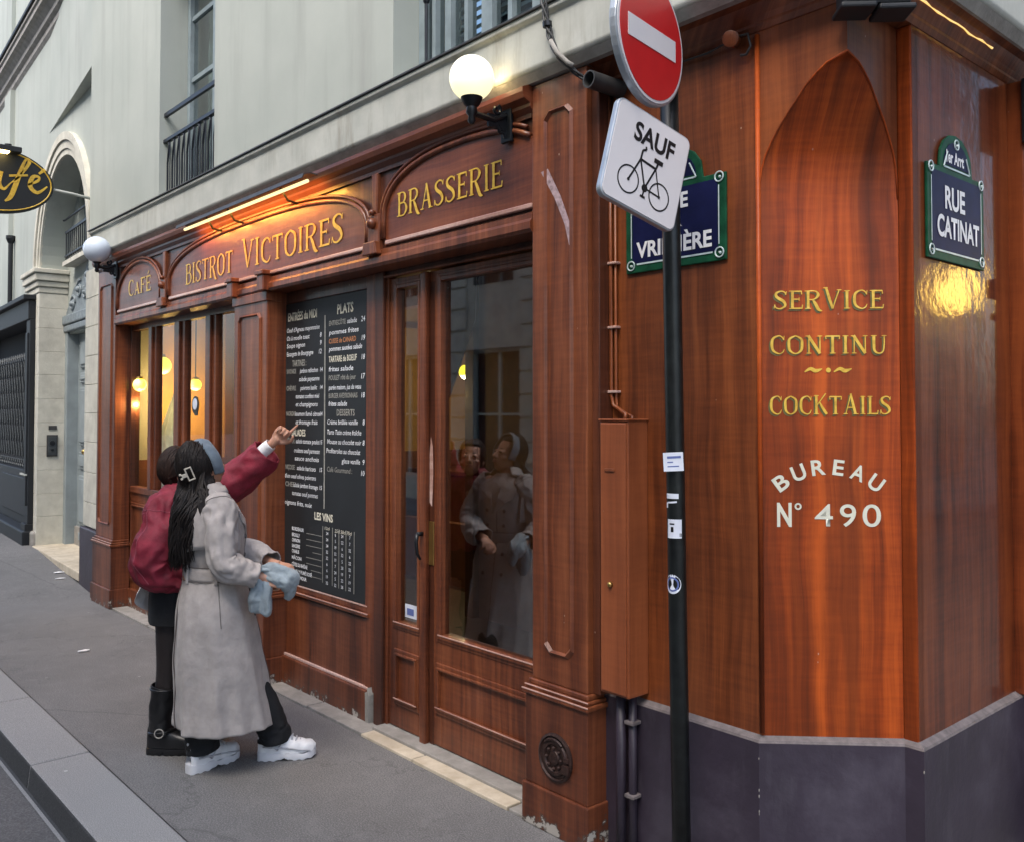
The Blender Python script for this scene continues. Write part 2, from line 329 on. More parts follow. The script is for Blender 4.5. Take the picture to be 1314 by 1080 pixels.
class MB:
    def __init__(s): s.v = []; s.f = []
    def add(s, vs, fs):
        o = len(s.v); s.v += [tuple(p) for p in vs]; s.f += [tuple(i + o for i in f) for f in fs]; return s
    def box(s, x0, x1, y0, y1, z0, z1):
        vs = [(x, y, z) for z in (z0, z1) for y in (y0, y1) for x in (x0, x1)]
        return s.add(vs, [(0, 2, 3, 1), (4, 5, 7, 6), (0, 1, 5, 4), (1, 3, 7, 5), (3, 2, 6, 7), (2, 0, 4, 6)])
    def prism(s, poly, y0, y1):        # polygon in x,z extruded in y; y0 is the front
        n = len(poly); a = sum(poly[i][0] * poly[(i + 1) % n][1] - poly[(i + 1) % n][0] * poly[i][1] for i in range(n))
        if a < 0: poly = poly[::-1]
        vs = [(x, y0, z) for x, z in poly] + [(x, y1, z) for x, z in poly]
        fs = [tuple(range(n)), tuple(range(2 * n - 1, n - 1, -1))]
        fs += [(i, i + n, (i + 1) % n + n, (i + 1) % n) for i in range(n)]
        return s.add(vs, fs)
    def profile(s, prof, x0, x1):      # polygon in y,z extruded in x
        n = len(prof); vs = [(x0, y, z) for y, z in prof] + [(x1, y, z) for y, z in prof]
        fs = [tuple(range(n)), tuple(range(2 * n - 1, n - 1, -1))] + [(i, (i + 1) % n, (i + 1) % n + n, i + n) for i in range(n)]
        return s.add(vs, fs)
    def tube(s, pts, rad, n=10, closed=False, cap=True, sx=1.0):
        pts = [Vector(p) for p in pts]; N = len(pts)
        if not hasattr(rad, '__len__'): rad = [rad] * N
        vs = []; up = None
        for i, p in enumerate(pts):
            if closed: t = pts[(i + 1) % N] - pts[i - 1]
            else: t = pts[min(i + 1, N - 1)] - pts[max(i - 1, 0)]
            t.normalize()
            if up is None:
                up = Vector((0, 0, 1)) if abs(t.z) < .9 else Vector((0, 1, 0))
            a = up - t * up.dot(t)
            if a.length < 1e-4: a = Vector((1, 0, 0)) - t * t.x
            a.normalize(); b = t.cross(a); up = a
            for k in range(n):
                an = 2 * pi * k / n; vs.append(p + a * cos(an) * rad[i] + b * sin(an) * rad[i] * sx)
        fs = []
        for i in range(N if closed else N - 1):
            j = (i + 1) % N
            for k in range(n): fs.append((i * n + k, i * n + (k + 1) % n, j * n + (k + 1) % n, j * n + k))
        if cap and not closed: fs += [tuple(range(n - 1, -1, -1)), tuple((N - 1) * n + k for k in range(n))]
        return s.add(vs, fs)
    def lathe(s, prof, origin=(0, 0, 0), axis=(0, 0, 1), n=24):    # prof (r, h)
        q = Vector(axis).to_track_quat('Z', 'Y'); o = Vector(origin); vs = []
        for r, h in prof:
            for k in range(n): vs.append(o + q @ Vector((r * cos(2 * pi * k / n), r * sin(2 * pi * k / n), h)))
        fs = [(i * n + k, i * n + (k + 1) % n, (i + 1) * n + (k + 1) % n, (i + 1) * n + k) for i in range(len(prof) - 1) for k in range(n)]
        fs += [tuple(range(n - 1, -1, -1)), tuple((len(prof) - 1) * n + k for k in range(n))]
        return s.add(vs, fs)
    def sphere(s, c, r, n=20, m=12, sc=(1, 1, 1)):
        prof = [(max(1e-4, r * sin(pi * i / m)), -r * cos(pi * i / m)) for i in range(m + 1)]
        vs = []
        for rr, h in prof:
            for k in range(n): vs.append((c[0] + rr * cos(2 * pi * k / n) * sc[0], c[1] + rr * sin(2 * pi * k / n) * sc[1], c[2] + h * sc[2]))
        fs = [(i * n + k, i * n + (k + 1) % n, (i + 1) * n + (k + 1) % n, (i + 1) * n + k) for i in range(m) for k in range(n)]
        return s.add(vs, fs)
    def xform(s, mt): s.v = [tuple(mt @ Vector(p)) for p in s.v]; return s

def empty(name, label, cat, loc=(0, 0, 0), group=None, kind=None):
    o = bpy.data.objects.new(name, None); COL.objects.link(o); o.location = loc; o.empty_display_size = .1
    if label: o['label'] = label
    if cat: o['category'] = cat
    if group: o['group'] = group
    if kind: o['kind'] = kind
    return o
def put(o, fr, parent):
    COL.objects.link(o)
    if parent is not None:
        o.parent = parent
        P = Matrix.Translation(parent.location)
        if parent.parent is not None: P = parent['_w'] if False else WP[parent.name]
        else: P = WP.get(parent.name, P)
        o.matrix_local = P.inverted() @ fr
    else: o.matrix_local = fr
    WP[o.name] = fr.copy(); return o
WP = {}
def obj(name, mb, mat, parent=None, fr=WORLD, smooth=False, bevel=0, label=None, kind=None, seg=2, mats=None, auto=None):
    me = bpy.data.meshes.new(name); me.from_pydata(mb.v, [], mb.f); me.update()
    bm = bmesh.new(); bm.from_mesh(me); bmesh.ops.recalc_face_normals(bm, faces=bm.faces); bm.to_mesh(me); bm.free()
    for mm in ([mat] if mats is None else mats): me.materials.append(M[mm] if isinstance(mm, str) else mm)
    if smooth:
        me.polygons.foreach_set('use_smooth', [True] * len(me.polygons))
        if auto: me.set_sharp_from_angle(angle=radians(auto))
    o = bpy.data.objects.new(name, me); put(o, fr, parent)
    if bevel:
        b = o.modifiers.new('bevel', 'BEVEL'); b.width = bevel; b.segments = seg; b.limit_method = 'ANGLE'; b.harden_normals = False
    if label: o['label'] = label
    if kind: o['kind'] = kind
    return o
def tag(o, label, cat, group=None):
    o['label'] = label; o['category'] = cat
    if group: o['group'] = group
    return o
def struct(name, mb, mat, parent=None, fr=WORLD, **k): 
    o = obj(name, mb, mat, parent, fr, **k)
    if parent is None: o['kind'] = 'structure'
    return o
def text(name, s, mat, parent, fr, cx, cz, h, width=None, y=0, bold=0., shear=0., extrude=.0006, align='CENTER', rot=0., label=None):
    cu = bpy.data.curves.new(name, 'FONT'); cu.body = s; cu.size = 1; cu.offset = bold; cu.shear = shear; cu.resolution_u = 2 if name == 'chalk_writing' else 6
    to = bpy.data.objects.new(name, cu); COL.objects.link(to)
    dg = bpy.context.evaluated_depsgraph_get(); me = bpy.data.meshes.new_from_object(to.evaluated_get(dg))
    bpy.data.objects.remove(to); bpy.data.curves.remove(cu)
    xs = [v.co.x for v in me.vertices]; ys = [v.co.y for v in me.vertices]
    x0, x1 = min(xs), max(xs); capx = .73
    k = h / capx; kx = (width / (x1 - x0)) if width else k
    mid = (x0 + x1) / 2 if align == 'CENTER' else (x0 if align == 'LEFT' else x1)
    c, sn = cos(rot), sin(rot)
    for v in me.vertices:
        px = (v.co.x - mid) * kx; pz = v.co.y * k
        v.co = (cx + px * c - pz * sn, y, cz + px * sn + pz * c)
    me.materials.clear(); me.materials.append(M[mat])
    bm = bmesh.new(); bm.from_mesh(me)
    for f in bm.faces:
        if f.normal.y > 0: f.normal_flip()
    bm.to_mesh(me); bm.free()
    o = bpy.data.objects.new(name, me); put(o, fr, parent)
    if label: o['label'] = label
    return o

# ---- a drawn serif alphabet (strokes with width), for the painted sign writing
def C(pts, n=7):                       # Catmull-Rom through (x, y, w)
    out = []; P = [pts[0]] + list(pts) + [pts[-1]]
    for i in range(1, len(P) - 2):
        p0, p1, p2, p3 = P[i - 1:i + 3]
        for k in range(n):
            t = k / n
            out.append(tuple(.5 * ((2 * b) + (-a + c) * t + (2 * a - 5 * b + 4 * c - d) * t * t + (-a + 3 * b - 3 * c + d) * t ** 3) for a, b, c, d in zip(p0, p1, p2, p3)))
    out.append(tuple(P[-2])); return out
TK, TN = .125, .05
def stem(x, x2=None, y0=0., y1=1., w=TK):
    x2 = x if x2 is None else x2
    return [[(x, y0, w * 1.0), (x * .5 + x2 * .5, (y0 + y1) / 2, w * .86), (x2, y1, w)]]
def serif(x, y, w=.11): return [[(x - w, y, .02), (x - w * .4, y, .045), (x + w * .4, y, .045), (x + w, y, .02)]]
G = {
 'B': (.56, stem(.12) + [C([(.12, .98, TN), (.36, .97, TN), (.45, .77, TK), (.34, .56, TN), (.12, .54, TN)])] + [C([(.12, .54, TN), (.40, .53, TN), (.52, .28, TK), (.38, .03, TN), (.12, .02, TN)])] + [[(.0, .98, .03), (.14, .98, .05)], [(.0, .02, .03), (.14, .02, .05)]]),
 'I': (.26, stem(.13) + serif(.13, .98) + serif(.13, .02)),
 'S': (.50, [C([(.44, .80, .03), (.40, .93, .05), (.26, .98, .06), (.10, .86, .10), (.13, .65, TK), (.36, .42, TK), (.42, .18, .10), (.26, .02, .06), (.10, .06, .05), (.05, .22, .03)])] + [[(.44, .78, .05), (.47, .98, .02)], [(.05, .24, .05), (.02, .02, .02)]]),
 'T': (.56, stem(.28) + [[(.03, .97, .06), (.53, .97, .06)], [(.02, .99, .03), (.04, .80, .05)], [(.54, .99, .03), (.52, .80, .05)]] + serif(.28, .02)),
 'R': (.60, stem(.12) + [C([(.12, .98, TN), (.38, .97, TN), (.48, .75, TK), (.34, .53, TN), (.12, .51, TN)])] + [C([(.28, .52, .06), (.38, .28, TK), (.50, -.05, TK), (.62, -.12, .03)])] + serif(.12, .02) + [[(.0, .98, .03), (.14, .98, .05)]]),
 'O': (.62, [C([(.31, 1.0, TN), (.10, .82, .10), (.07, .5, TK), (.11, .17, .10), (.31, .0, TN), (.51, .17, .10), (.55, .5, TK), (.52, .82, .10), (.31, 1.0, TN)])]),
 'V': (.64, [[(.10, 1.12, .10), (.22, .5, TK), (.33, .0, .10)], [(.56, 1.0, .05), (.44, .5, .055), (.33, .0, .05)]] + serif(.08, 1.10, .08) + serif(.56, .98, .09)),
 'C': (.56, [C([(.50, .78, .04), (.44, .93, .05), (.32, 1.0, TN), (.12, .85, .10), (.07, .5, TK), (.12, .17, .10), (.32, .0, TN), (.46, .07, .05), (.52, .24, .03)])] + [[(.50, .76, .05), (.52, 1.0, .02)]]),
 'E': (.50, stem(.12) + [[(.12, .97, .06), (.44, .97, .06)], [(.44, 1.0, .03), (.45, .80, .05)], [(.12, .53, .055), (.36, .53, .055)], [(.36, .62, .03), (.36, .44, .03)], [(.12, .03, .06), (.46, .03, .06)], [(.46, .0, .03), (.48, .22, .05)], [(.0, .98, .03), (.14, .98, .05)], [(.0, .02, .03), (.14, .02, .05)]]),
 'A': (.62, [[(.10, .0, .045), (.31, 1.0, .05)], [(.50, .0, TK), (.40, .5, TK), (.30, 1.04, .09)], [(.16, .34, .05), (.46, .34, .05)]] + serif(.09, .02, .09) + serif(.51, .02, .11)),
 'F': (.48, stem(.12) + [[(.12, .97, .06), (.44, .97, .06)], [(.44, 1.0, .03), (.45, .80, .05)], [(.12, .53, .055), (.36, .53, .055)], [(.36, .62, .03), (.36, .44, .03)], [(.0, .98, .03), (.14, .98, .05)]] + serif(.12, .02)),
 'N': (.64, [[(.12, .0, .05), (.12, 1.0, .05)], [(.10, 1.0, TK), (.52, .0, TK)], [(.52, .0, .05), (.52, 1.0, .05)]] + serif(.12, .02, .09) + serif(.52, .98, .09) + [[(.0, .98, .03), (.12, .98, .05)]]),
 'U': (.62, [C([(.13, 1.0, TK), (.13, .5, TK), (.16, .14, .10), (.31, .0, .06), (.46, .12, .055), (.50, .5, .05), (.50, 1.0, .05)])] + serif(.13, .98) + serif(.50, .98, .09)),
 'K': (.60, stem(.12) + [[(.52, 1.10, .05), (.14, .45, .05)], C([(.26, .62, .06), (.40, .30, TK), (.56, .0, TK)])] + serif(.12, .98) + serif(.12, .02)),
 'L': (.48, stem(.12) + [[(.12, .03, .06), (.44, .03, .06)], [(.44, .0, .03), (.46, .22, .05)]] + serif(.12, .98) + [[(.0, .02, .03), (.12, .02, .05)]]),
}
G['É'] = (G['E'][0], G['E'][1] + [[(.20, 1.12, .04), (.32, 1.32, .08)]])
def ribbon(mb, pts, y):
    n = len(pts); vs = []
    for i, (x, z, w_) in enumerate(pts):
        a = pts[max(i - 1, 0)]; b = pts[min(i + 1, n - 1)]
        t = Vector((b[0] - a[0], b[1] - a[1])); t = t.normalized() if t.length > 1e-6 else Vector((1, 0))
        nx, nz = -t.y, t.x
        vs += [(x + nx * w_ / 2, y, z + nz * w_ / 2), (x - nx * w_ / 2, y, z - nz * w_ / 2)]
    mb.add(vs, [(2 * i, 2 * i + 1, 2 * i + 3, 2 * i + 2) for i in range(n - 1)])
def paint(name, s, mat, parent, fr, x0, x1, z, h, y, sizes=None, z_end=None):
    """s painted between x0 and x1 on baseline z, cap height h; sizes: per-letter height factors"""
    mb = MB(); adv = 0; sizes = sizes or [1] * len(s); tot = 0
    for ch, k in zip(s, sizes): tot += (.34 if ch == ' ' else G[ch][0] + .06) * (.5 + .5 * k)
    kx = (x1 - x0) / tot; q = 0
    for ch, k in zip(s, sizes):
        wd = (.34 if ch == ' ' else G[ch][0] + .06) * (.5 + .5 * k)
        if ch != ' ':
            for st in G[ch][1]:
                if len(st) == 2:
                    (a, b, c_), (d, e, f_) = st; st = [(a + (d - a) * t / 3, b + (e - b) * t / 3, c_ + (f_ - c_) * t / 3) for t in range(4)]
                sw = (kx + h) / 2
                pts = [(x0 + (adv + px * (.5 + .5 * k)) * kx, z + pz * h * k, pw * sw) for px, pz, pw in st]
                ribbon(mb, pts, y - .00012 * (q % 14)); q += 1
        adv += wd
    return obj(name, mb, mat, parent, fr)

# =================================================================== GROUND
def gz(x): return 0.0 if x > -6.2 else min(.13, (-6.2 - x) * .052)
def strip(mb, xs, y0, y1, dz=0, zf=gz, ys=None):
    ys = ys or (y0, y1)
    n = len(xs); vs = []
    for x in xs:
        for y in ys: vs.append((x, y, zf(x) + dz))
    k = len(ys)
    return mb.add(vs, [(i * k + j, (i + 1) * k + j, (i + 1) * k + j + 1, i * k + j + 1) for i in range(n - 1) for j in range(k - 1)])
XS = [-60, -30, -20, -12, -8.7, -7.4, -6.2, -5, -2, 1, 4, 10]
g = MB(); strip(g, [-70, -60, -30, -8.7, -6.2, 0, 10, 70], -70, 70, -.16)
struct('ground', g, 'road')
g = MB(); strip(g, XS, -1.17, -.02)
# uneven asphalt just against the facades
strip(g, [-60, -30, -20, -12, -8.7, -7.4, -6.2, -5.98], -.02, 3.0)
strip(g, [-5.98, -5, -2.6, -1.3, 0.3, 1.0, 4], -.02, .5, -.006)
g.box(1.0, 6.0, .5, 25, -.1, -.006)
struct('sidewalk', g, 'asphalt')
g = MB(); strip(g, XS, -6.2, -1.462, -.112); g.box(10, 30, -6.2, -1.462, -.2, -.112)
struct('road', g, 'road')
kerb = empty('kerb', None, None, (0, -1.3, 0), kind='structure')
x = -30.0; i = 0
joints = [-30 + 1.3 * k for k in range(19)] + [-5.45, -4.35, -3.22, -2.05, -.62, .6, 1.8, 3.0, 4.3, 5.6, 7]
for a, b in zip(joints[:-1], joints[1:]):
    s = MB(); z0, z1 = gz(a) + random.uniform(-.001, .002), gz(b) + .001
    y0 = -1.462 + random.uniform(-.004, .004); y1 = -1.172
    A_, B_ = a + .004, b - .004
    vs = []
    for xx, zz in ((A_, z0), (B_, z1)): vs += [(xx, y0 + .012, zz + .004), (xx, y1, zz + .004), (xx, y1, zz - .2), (xx, y0 - .01, zz - .2)]
    s.add(vs, [(0, 1, 5, 4), (1, 2, 6, 5), (2, 3, 7, 6), (3, 0, 4, 7), (3, 2, 1, 0), (4, 5, 6, 7)])
    o = obj('kerb_stone', s, None, kerb, bevel=.012, seg=2, mats=['kerb', 'kerb_face'])
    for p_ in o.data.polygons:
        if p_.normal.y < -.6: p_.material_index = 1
g = MB(); strip(g, XS, -1.49, -1.474, -.108)
struct('gutter_line', g, 'kerb')
# damp dark joint at the kerb foot
g = MB(); strip(g, XS, -1.474, -1.45, -.107); struct('gutter', g, 'kerb_face')
# stones at the foot of the facade
step = empty('facade_footing', None, None, (0, 0, 0), kind='structure')
for a, b, y0, m_, z_ in ((-5.45, -4.6, -.01, 'grey_stone', .012), (-4.59, -3.7, -.008, 'grey_stone', .010), (-3.69, -3.02, -.01, 'grey_stone', .012), (-2.50, -1.95, -.012, 'grey_stone', .008), (-1.94, -1.34, -.006, 'grey_stone', .010),
                      (-1.335, -.86, -.020, 'sill_stone', .014), (-.855, -.14, -.022, 'sill_stone', .016), (-.135, -.02, -.02, 'grey_stone', .012)):
    obj('footing_stone', MB().box(a + .003, b - .003, y0, .13, -.1, z_), m_, step, bevel=.004)

# =================================================================== APARTMENT BUILDING (masonry)
bld = empty('apartment_building', 'pale plastered building above and behind the red wooden shopfront, with arch and stone ledge', 'building', (0, .1, 0))
def wall_with_holes(mb, x0, x1, z0, z1, holes, y0, y1):
    xs = sorted({x0, x1} | {h[0] for h in holes} | {h[1] for h in holes})
    for a, b in zip(xs[:-1], xs[1:]):
        zs = [z0]; cuts = sorted([(h[2], h[3]) for h in holes if h[0] <= a + 1e-6 and h[1] >= b - 1e-6])
        cur = z0
        for c0, c1 in cuts:
            if c0 > cur: mb.box(a, b, y0, y1, cur, c0)
            cur = max(cur, c1)
        if cur < z1: mb.box(a, b, y0, y1, cur, z1)
YU = -.03
holes = [(-4.36, -3.29, 3.42, 5.35), (-1.03, .13, 3.42, 5.35), (-4.36, -3.29, 6.6, 8.6), (-1.03, .13, 6.6, 8.6)]
g = MB(); wall_with_holes(g, -6.16, 1.53, 3.40, 9.5, holes, YU, .42)
obj('wall', g, 'plaster', bld)
# side street upper wall
g = MB(); g.box(1.43, 1.53, .42, 9, 3.40, 9.5); g.box(1.2, 1.43, .42, .5, 3.4, 9.5)
obj('wall', g, 'plaster', bld)
# overhanging upper wall that dies into the bent wall
g = MB(); vs = []
T1 = LW @ Vector((-2.47, 0, 0)); T2 = LW @ Vector((0.05, 0, 0))
for z in (5.02, 9.5): vs += [(-6.16, YU, z), (T2.x, T2.y + .2, z), (T1.x, T1.y + .2, z), (T1.x, T1.y - .001, z)]
g.add(vs, [(3, 2, 1, 0), (4, 5, 6, 7), (0, 1, 5, 4), (1, 2, 6, 5), (2, 3, 7, 6), (3, 0, 4, 7)])
obj('wall', g, 'plaster', bld)
# step of the facade wall down beside the shopfront
g = MB(); g.box(-6.16, -6.0, .06, .42, 0, 3.2)
obj('wall', g, 'plaster', bld)
# stone ledge above the shop, around the corner
prof = [(.30, 3.17), (-.045, 3.17), (-.055, 3.185), (-.055, 3.375), (-.075, 3.385), (-.075, 3.408), (.3, 3.408)]
def corner_ring(mb, prof, xl, xr, yback):          # run along the facade then back along the side street; (y, z) offsets measured outward from y=0
    n = len(prof)
    rings = []
    for px, py, sx, sy in ((xl, 0, 0, 1), (xr, 0, -1, 1), (xr, yback, -1, 0)):
        rings.append([(px + (sx * y if sx else 0), py + (y if sy else 0), z) for y, z in prof])
    vs = [p for r in rings for p in r]; fs = []
    for i in range(2):
        for k in range(n): fs.append((i * n + k, i * n + (k + 1) % n, (i + 1) * n + (k + 1) % n, (i + 1) * n + k))
    fs += [tuple(range(n)), tuple(range(3 * n - 1, 2 * n - 1, -1))]
    mb.add(vs, fs)
g = MB(); corner_ring(g, prof, -6.03, 1.53, 9); obj('ledge', g, 'ledge', bld, bevel=.006)
g = MB(); g.box(-6.04, 1.60, -.085, .25, 3.409, 3.417); obj('ledge_shadow_line', g, 'pipe_dark', bld)  # dark strip standing in for the thin shadow along the ledge top
# stains / second moulding under the ledge
g = MB(); corner_ring(g, [(.2, 3.135), (-.02, 3.135), (-.045, 3.168), (.2, 3.168)], -5.99, 1.53, 9); obj('ledge_moulding', g, 'grey_stone', bld)

def win(x0, x1, z0, z1, yg, mat_f, verts, trans, curtain=None, back='darkroom'):
    wn = MB(); t = .05
    wn.box(x0, x0 + t, yg - .03, yg + .05, z0, z1).box(x1 - t, x1, yg - .03, yg + .05, z0, z1).box(x0 + t, x1 - t, yg - .03, yg + .05, z1 - t, z1).box(x0 + t, x1 - t, yg - .03, yg + .05, z0, z0 + t)
    f = obj('window', wn, mat_f, bld, bevel=.004)
    for v_, w_ in verts: obj('mullion', MB().box(v_ - w_ / 2, v_ + w_ / 2, yg - .025, yg + .03, z0 + t, z1 - t), mat_f, f)
    for z_ in trans: obj('glazing_bar', MB().box(x0 + t, x1 - t, yg - .012, yg + .02, z_ - .018, z_ + .018), mat_f, f)
    obj('pane', MB().box(x0 + t, x1 - t, yg + .004, yg + .008, z0 + t, z1 - t), 'glass_dark', f)
    if curtain:
        c = MB(); n = 40; a, b = curtain
        vs = []
        for i in range(n + 1):
            xx = a + (b - a) * i / n; vs += [(xx, yg + .12 + .025 * sin(i * 1.9), z0), (xx, yg + .12 + .025 * sin(i * 1.9), z1)]
        c.add(vs, [(2 * i, 2 * i + 2, 2 * i + 3, 2 * i + 1) for i in range(n)]); obj('curtain', c, 'curtain', f)
    obj('room_back', MB().box(x0 - .02, x1 + .02, yg + .5, yg + .55, z0, z1), back, f)
    return f
# window 1
w1 = win(-4.36, -3.29, 3.42, 5.35, .22, 'winframe', [(-3.83, .07)], [4.42, 4.92], curtain=(-4.30, -3.4))
w2 = win(-1.03, .13, 3.42, 5.35, .16, 'winframe', [(-.90, .03), (-.78, .05), (-.63, .03), (-.47, .08), (-.30, .03), (-.12, .05), (.0, .03)], [4.4], curtain=(-.98, -.75))
g = MB()
for a, b in ((-.76, -.50), (-.44, -.14)):
    n = 40
    for i in range(n):
        z = 3.5 + i * .045; g.add([(a, .19, z), (b, .19, z), (b, .21, z + .035), (a, .21, z + .035)], [(0, 1, 2, 3)])
obj('shutter_leaf', g, 'shutter', w2, kind='stuff')
obj('espagnolette', MB().tube([(-.94, .115, 3.45), (-.94, .115, 5.2)], .008).sphere((-.94, .115, 3.87), .018), 'rail', w2)
for a, b, c_, d in ((-4.36, -3.29, 6.6, 8.6), (-1.03, .13, 6.6, 8.6)):
    win(a, b, c_, d, .22, 'winframe', [((a + b) / 2, .07)], [c_ + 1])
# balcony rail of window 1
rl = MB()
rl.box(-4.36, -3.29, .005, .03, 4.085, 4.115)
obj('hand_rail', rl, 'rail', bld)
rl = MB(); rl.box(-4.36, -3.29, .0, .035, 3.875, 3.90)
rail_ = obj('railing', rl, 'rail', bld)
bme = None
for i in range(11):
    xx = -4.30 + i * .1
    if bme is None:
        bo = MB().tube([(0, .015, 3.42), (0, .015, 3.70), (.03, .01, 3.78), (.045, .012, 3.84), (.02, .015, 3.88)], .008, 6); o = obj('baluster', bo, 'rail', rail_, Matrix.Translation((xx, 0, 0))); bme = o.data
        bo = MB().tube([(.05, .015, 3.42), (.05, .015, 3.88)], .005, 5); o = obj('thin_baluster', bo, 'rail', rail_, Matrix.Translation((xx, 0, 0))); bm2 = o.data
    else:
        for nm_, me_ in (('baluster', bme), ('thin_baluster', bm2)): put(bpy.data.objects.new(nm_, me_), Matrix.Translation((xx, 0, 0)), rail_)


# ---- bent wall with the carriage arch
cxA, zcA, rA, rO = -1.69, 3.40, 1.16, 1.40
g = MB()
def arch_pts(cx, zc, r, n=28, a0=0, a1=pi): return [(cx + r * cos(a0 + (a1 - a0) * i / n), zc + r * sin(a0 + (a1 - a0) * i / n)) for i in range(n + 1)]
# wall around the arch as an n-gon built from quads
A1 = arch_pts(cxA, zcA, rA, 32)
vs = []; top = 6.4
for (x_, z_) in A1:
    vs += [(x_, 0, z_), (x_, 0, top), (x_, .45, z_), (x_, .45, top)]
fs = []
for i in range(32):
    a = 4 * i; b = a + 4
    fs += [(a, b, b + 1, a + 1), (a + 2, a + 3, b + 3, b + 2), (a, a + 2, b + 2, b)]
g.add(vs, fs)
g.box(cxA + rA, .30, 0, .45, 0, top)
g.box(-2.999, cxA - rA, 0, .45, 0, top)
g.box(-16, -3.0, 0, .45, 3.14, top)
g.box(-16, .30, 0, .45, top, 9.6)
obj('arch_wall', g, 'plaster', bld, LW)
# archivolt mouldings
for r0, r1, yy in ((1.16, 1.22, -.02), (1.225, 1.31, -.035), (1.315, 1.40, -.055)):
    g = MB(); P0 = arch_pts(cxA, zcA, r0, 40); P1 = arch_pts(cxA, zcA, r1, 40)
    P0 = [(cxA + r0, 3.32)] + P0 ; P1 = [(cxA + r1, 3.32)] + P1
    for i in range(len(P0) - 1):
        q = [P0[i], P1[i], P1[i + 1], P0[i + 1]]
        g.prism(q, yy, .01)
    obj('archivolt', g, 'quoin', bld, LW, smooth=False)
# impost
for z0, z1, d in ((3.17, 3.24, .03), (3.245, 3.31, .05), (3.315, 3.40, .075), (3.405, 3.46, .10)):
    obj('impost', MB().box(-3.6, cxA - rA + d, -d, .3, z0, z1), 'quoin', bld, LW, bevel=.01)
# pier stones (visible corner) and right jamb quoins
z = .12
hts = [.36, .27, .285, .29, .28, .285, .29, .28, .285, .24, .28]
for h in hts:
    if z + h > 3.17: h = 3.165 - z
    if h < .05: break
    obj('pier_stone', MB().box(-3.02, cxA - rA + .02, -.02, .31, z + .002, z + h), 'quoin', bld, LW, bevel=.003)
    z += h
z = .61
for h in (.235, .295, .295, .28, .28, .285, .29, .285, .28):
    obj('quoin_stone', MB().box(cxA + rA - .015, .29, -.02, .31, z + .004, z + h), 'quoin', bld, LW, bevel=.004); z += h
obj('painted_base', MB().box(cxA + rA - .03, .32, -.05, .31, 0, .60), 'plinth', bld, LW, bevel=.01)
obj('base_stone', MB().box(-3.6, -2.86, -.06, .34, .0, .30), 'grey_stone', bld, LW, bevel=.03)
# back wall of the arch recess with mezzanine windows
g = MB(); wall_with_holes(g, -2.90, -.50, 0, 4.7, [(-2.80, -.58, .1, 2.68), (-2.35, -1.03, 3.50, 4.35)], .30, .45)
obj('recess_wall', g, 'plaster', bld, LW)
mw = obj('window', MB().box(-2.35, -2.28, .36, .40, 3.5, 4.35).box(-1.10, -1.03, .36, .40, 3.5, 4.35).box(-1.72, -1.66, .36, .40, 3.5, 4.35).box(-2.28, -1.10, .36, .40, 4.28, 4.35), 'winframe', bld, LW)
obj('pane', MB().box(-2.28, -1.10, .385, .39, 3.5, 4.28), 'glass_dark', mw, LW)
obj('room_back', MB().box(-2.4, -1.0, .44, .46, 3.45, 4.4), 'darkroom', mw, LW)
g = MB().box(-2.5, -.9, .16, .30, 3.46, 3.51); obj('sill', g, 'quoin', mw, LW)
g = MB().box(-2.45, -.95, .175, .195, 3.84, 3.87).box(-2.45, -.95, .17, .20, 3.56, 3.58)
for i in range(16): g.tube([(-2.42 + i * .098, .185, 3.52), (-2.42 + i * .098, .185, 3.85)], .007, 6)
g.tube([(-2.55, .18, 4.02), (-2.52, .19, 4.02), (-.9, .19, 4.02)], .012, 6)
obj('railing', g, 'rail', bld, LW)
# moulded cornice high up on the bent wall, wall above
pc = [(.1, 6.18), (0, 6.18), (-.03, 6.22), (-.03, 6.28), (-.07, 6.31), (-.07, 6.37), (-.12, 6.42), (-.16, 6.44), (-.16, 6.50), (-.18, 6.51), (-.18, 6.54), (.1, 6.56)]
g = MB(); g.profile(pc, -16, -1.0); obj('cornice', g, 'grey_stone', bld, LW)
obj('cornice_flashing', MB().box(-16, -1.0, -.20, .05, 6.562, 6.60), 'navy', bld, LW)
# pilaster strips left of the arch
for a, b in ((-5.2, -4.75), (-7.6, -7.1)): obj('wall_pilaster', MB().box(a, b, -.06, .01, 3.2, 6.18), 'plaster', bld, LW)
obj('rain_pipe', MB().tube([(-4.62, -.05, 3.15), (-4.62, -.05, 4.05)], .03).lathe([(.035, 0), (.06, .06), (.06, .1)], (-4.62, -.05, 4.03)), 'navy', bld, LW)
for a in (-5.3, -3.9, -8):
    obj('upper_pilaster', MB().box(a, a + .5, -.05, .01, 6.6, 9.6), 'plaster', bld, LW)
# carriage door
LD = LW @ Matrix.Translation((cxA, 0, 0)) @ Matrix.Scale(1.18, 4, (1, 0, 0)) @ Matrix.Translation((-cxA, 0, 0))
dr = obj('carriage_door', MB().box(-2.60, -.78, .40, .45, .14, 2.68), 'grey_door', bld, LD)
obj('door_frame', MB().box(-2.66, -2.56, .27, .42, .12, 2.70), 'grey_door', dr, LD, bevel=.01)
obj('door_frame', MB().box(-.82, -.72, .27, .42, .12, 2.7), 'grey_door', dr, LD, bevel=.01)
for x0 in (-2.52, -1.68):
    for z0, z1 in ((.18, .34), (.40, .98), (1.06, 1.26), (1.34, 2.02), (2.08, 2.2), (2.26, 2.60)):
        obj('panel', MB().box(x0 + .12, x0 + .66, .375, .40, z0, z1).box(x0 + .17, x0 + .61, .36, .376, z0 + .035, z1 - .035), 'grey_door', dr, LD, bevel=.012)
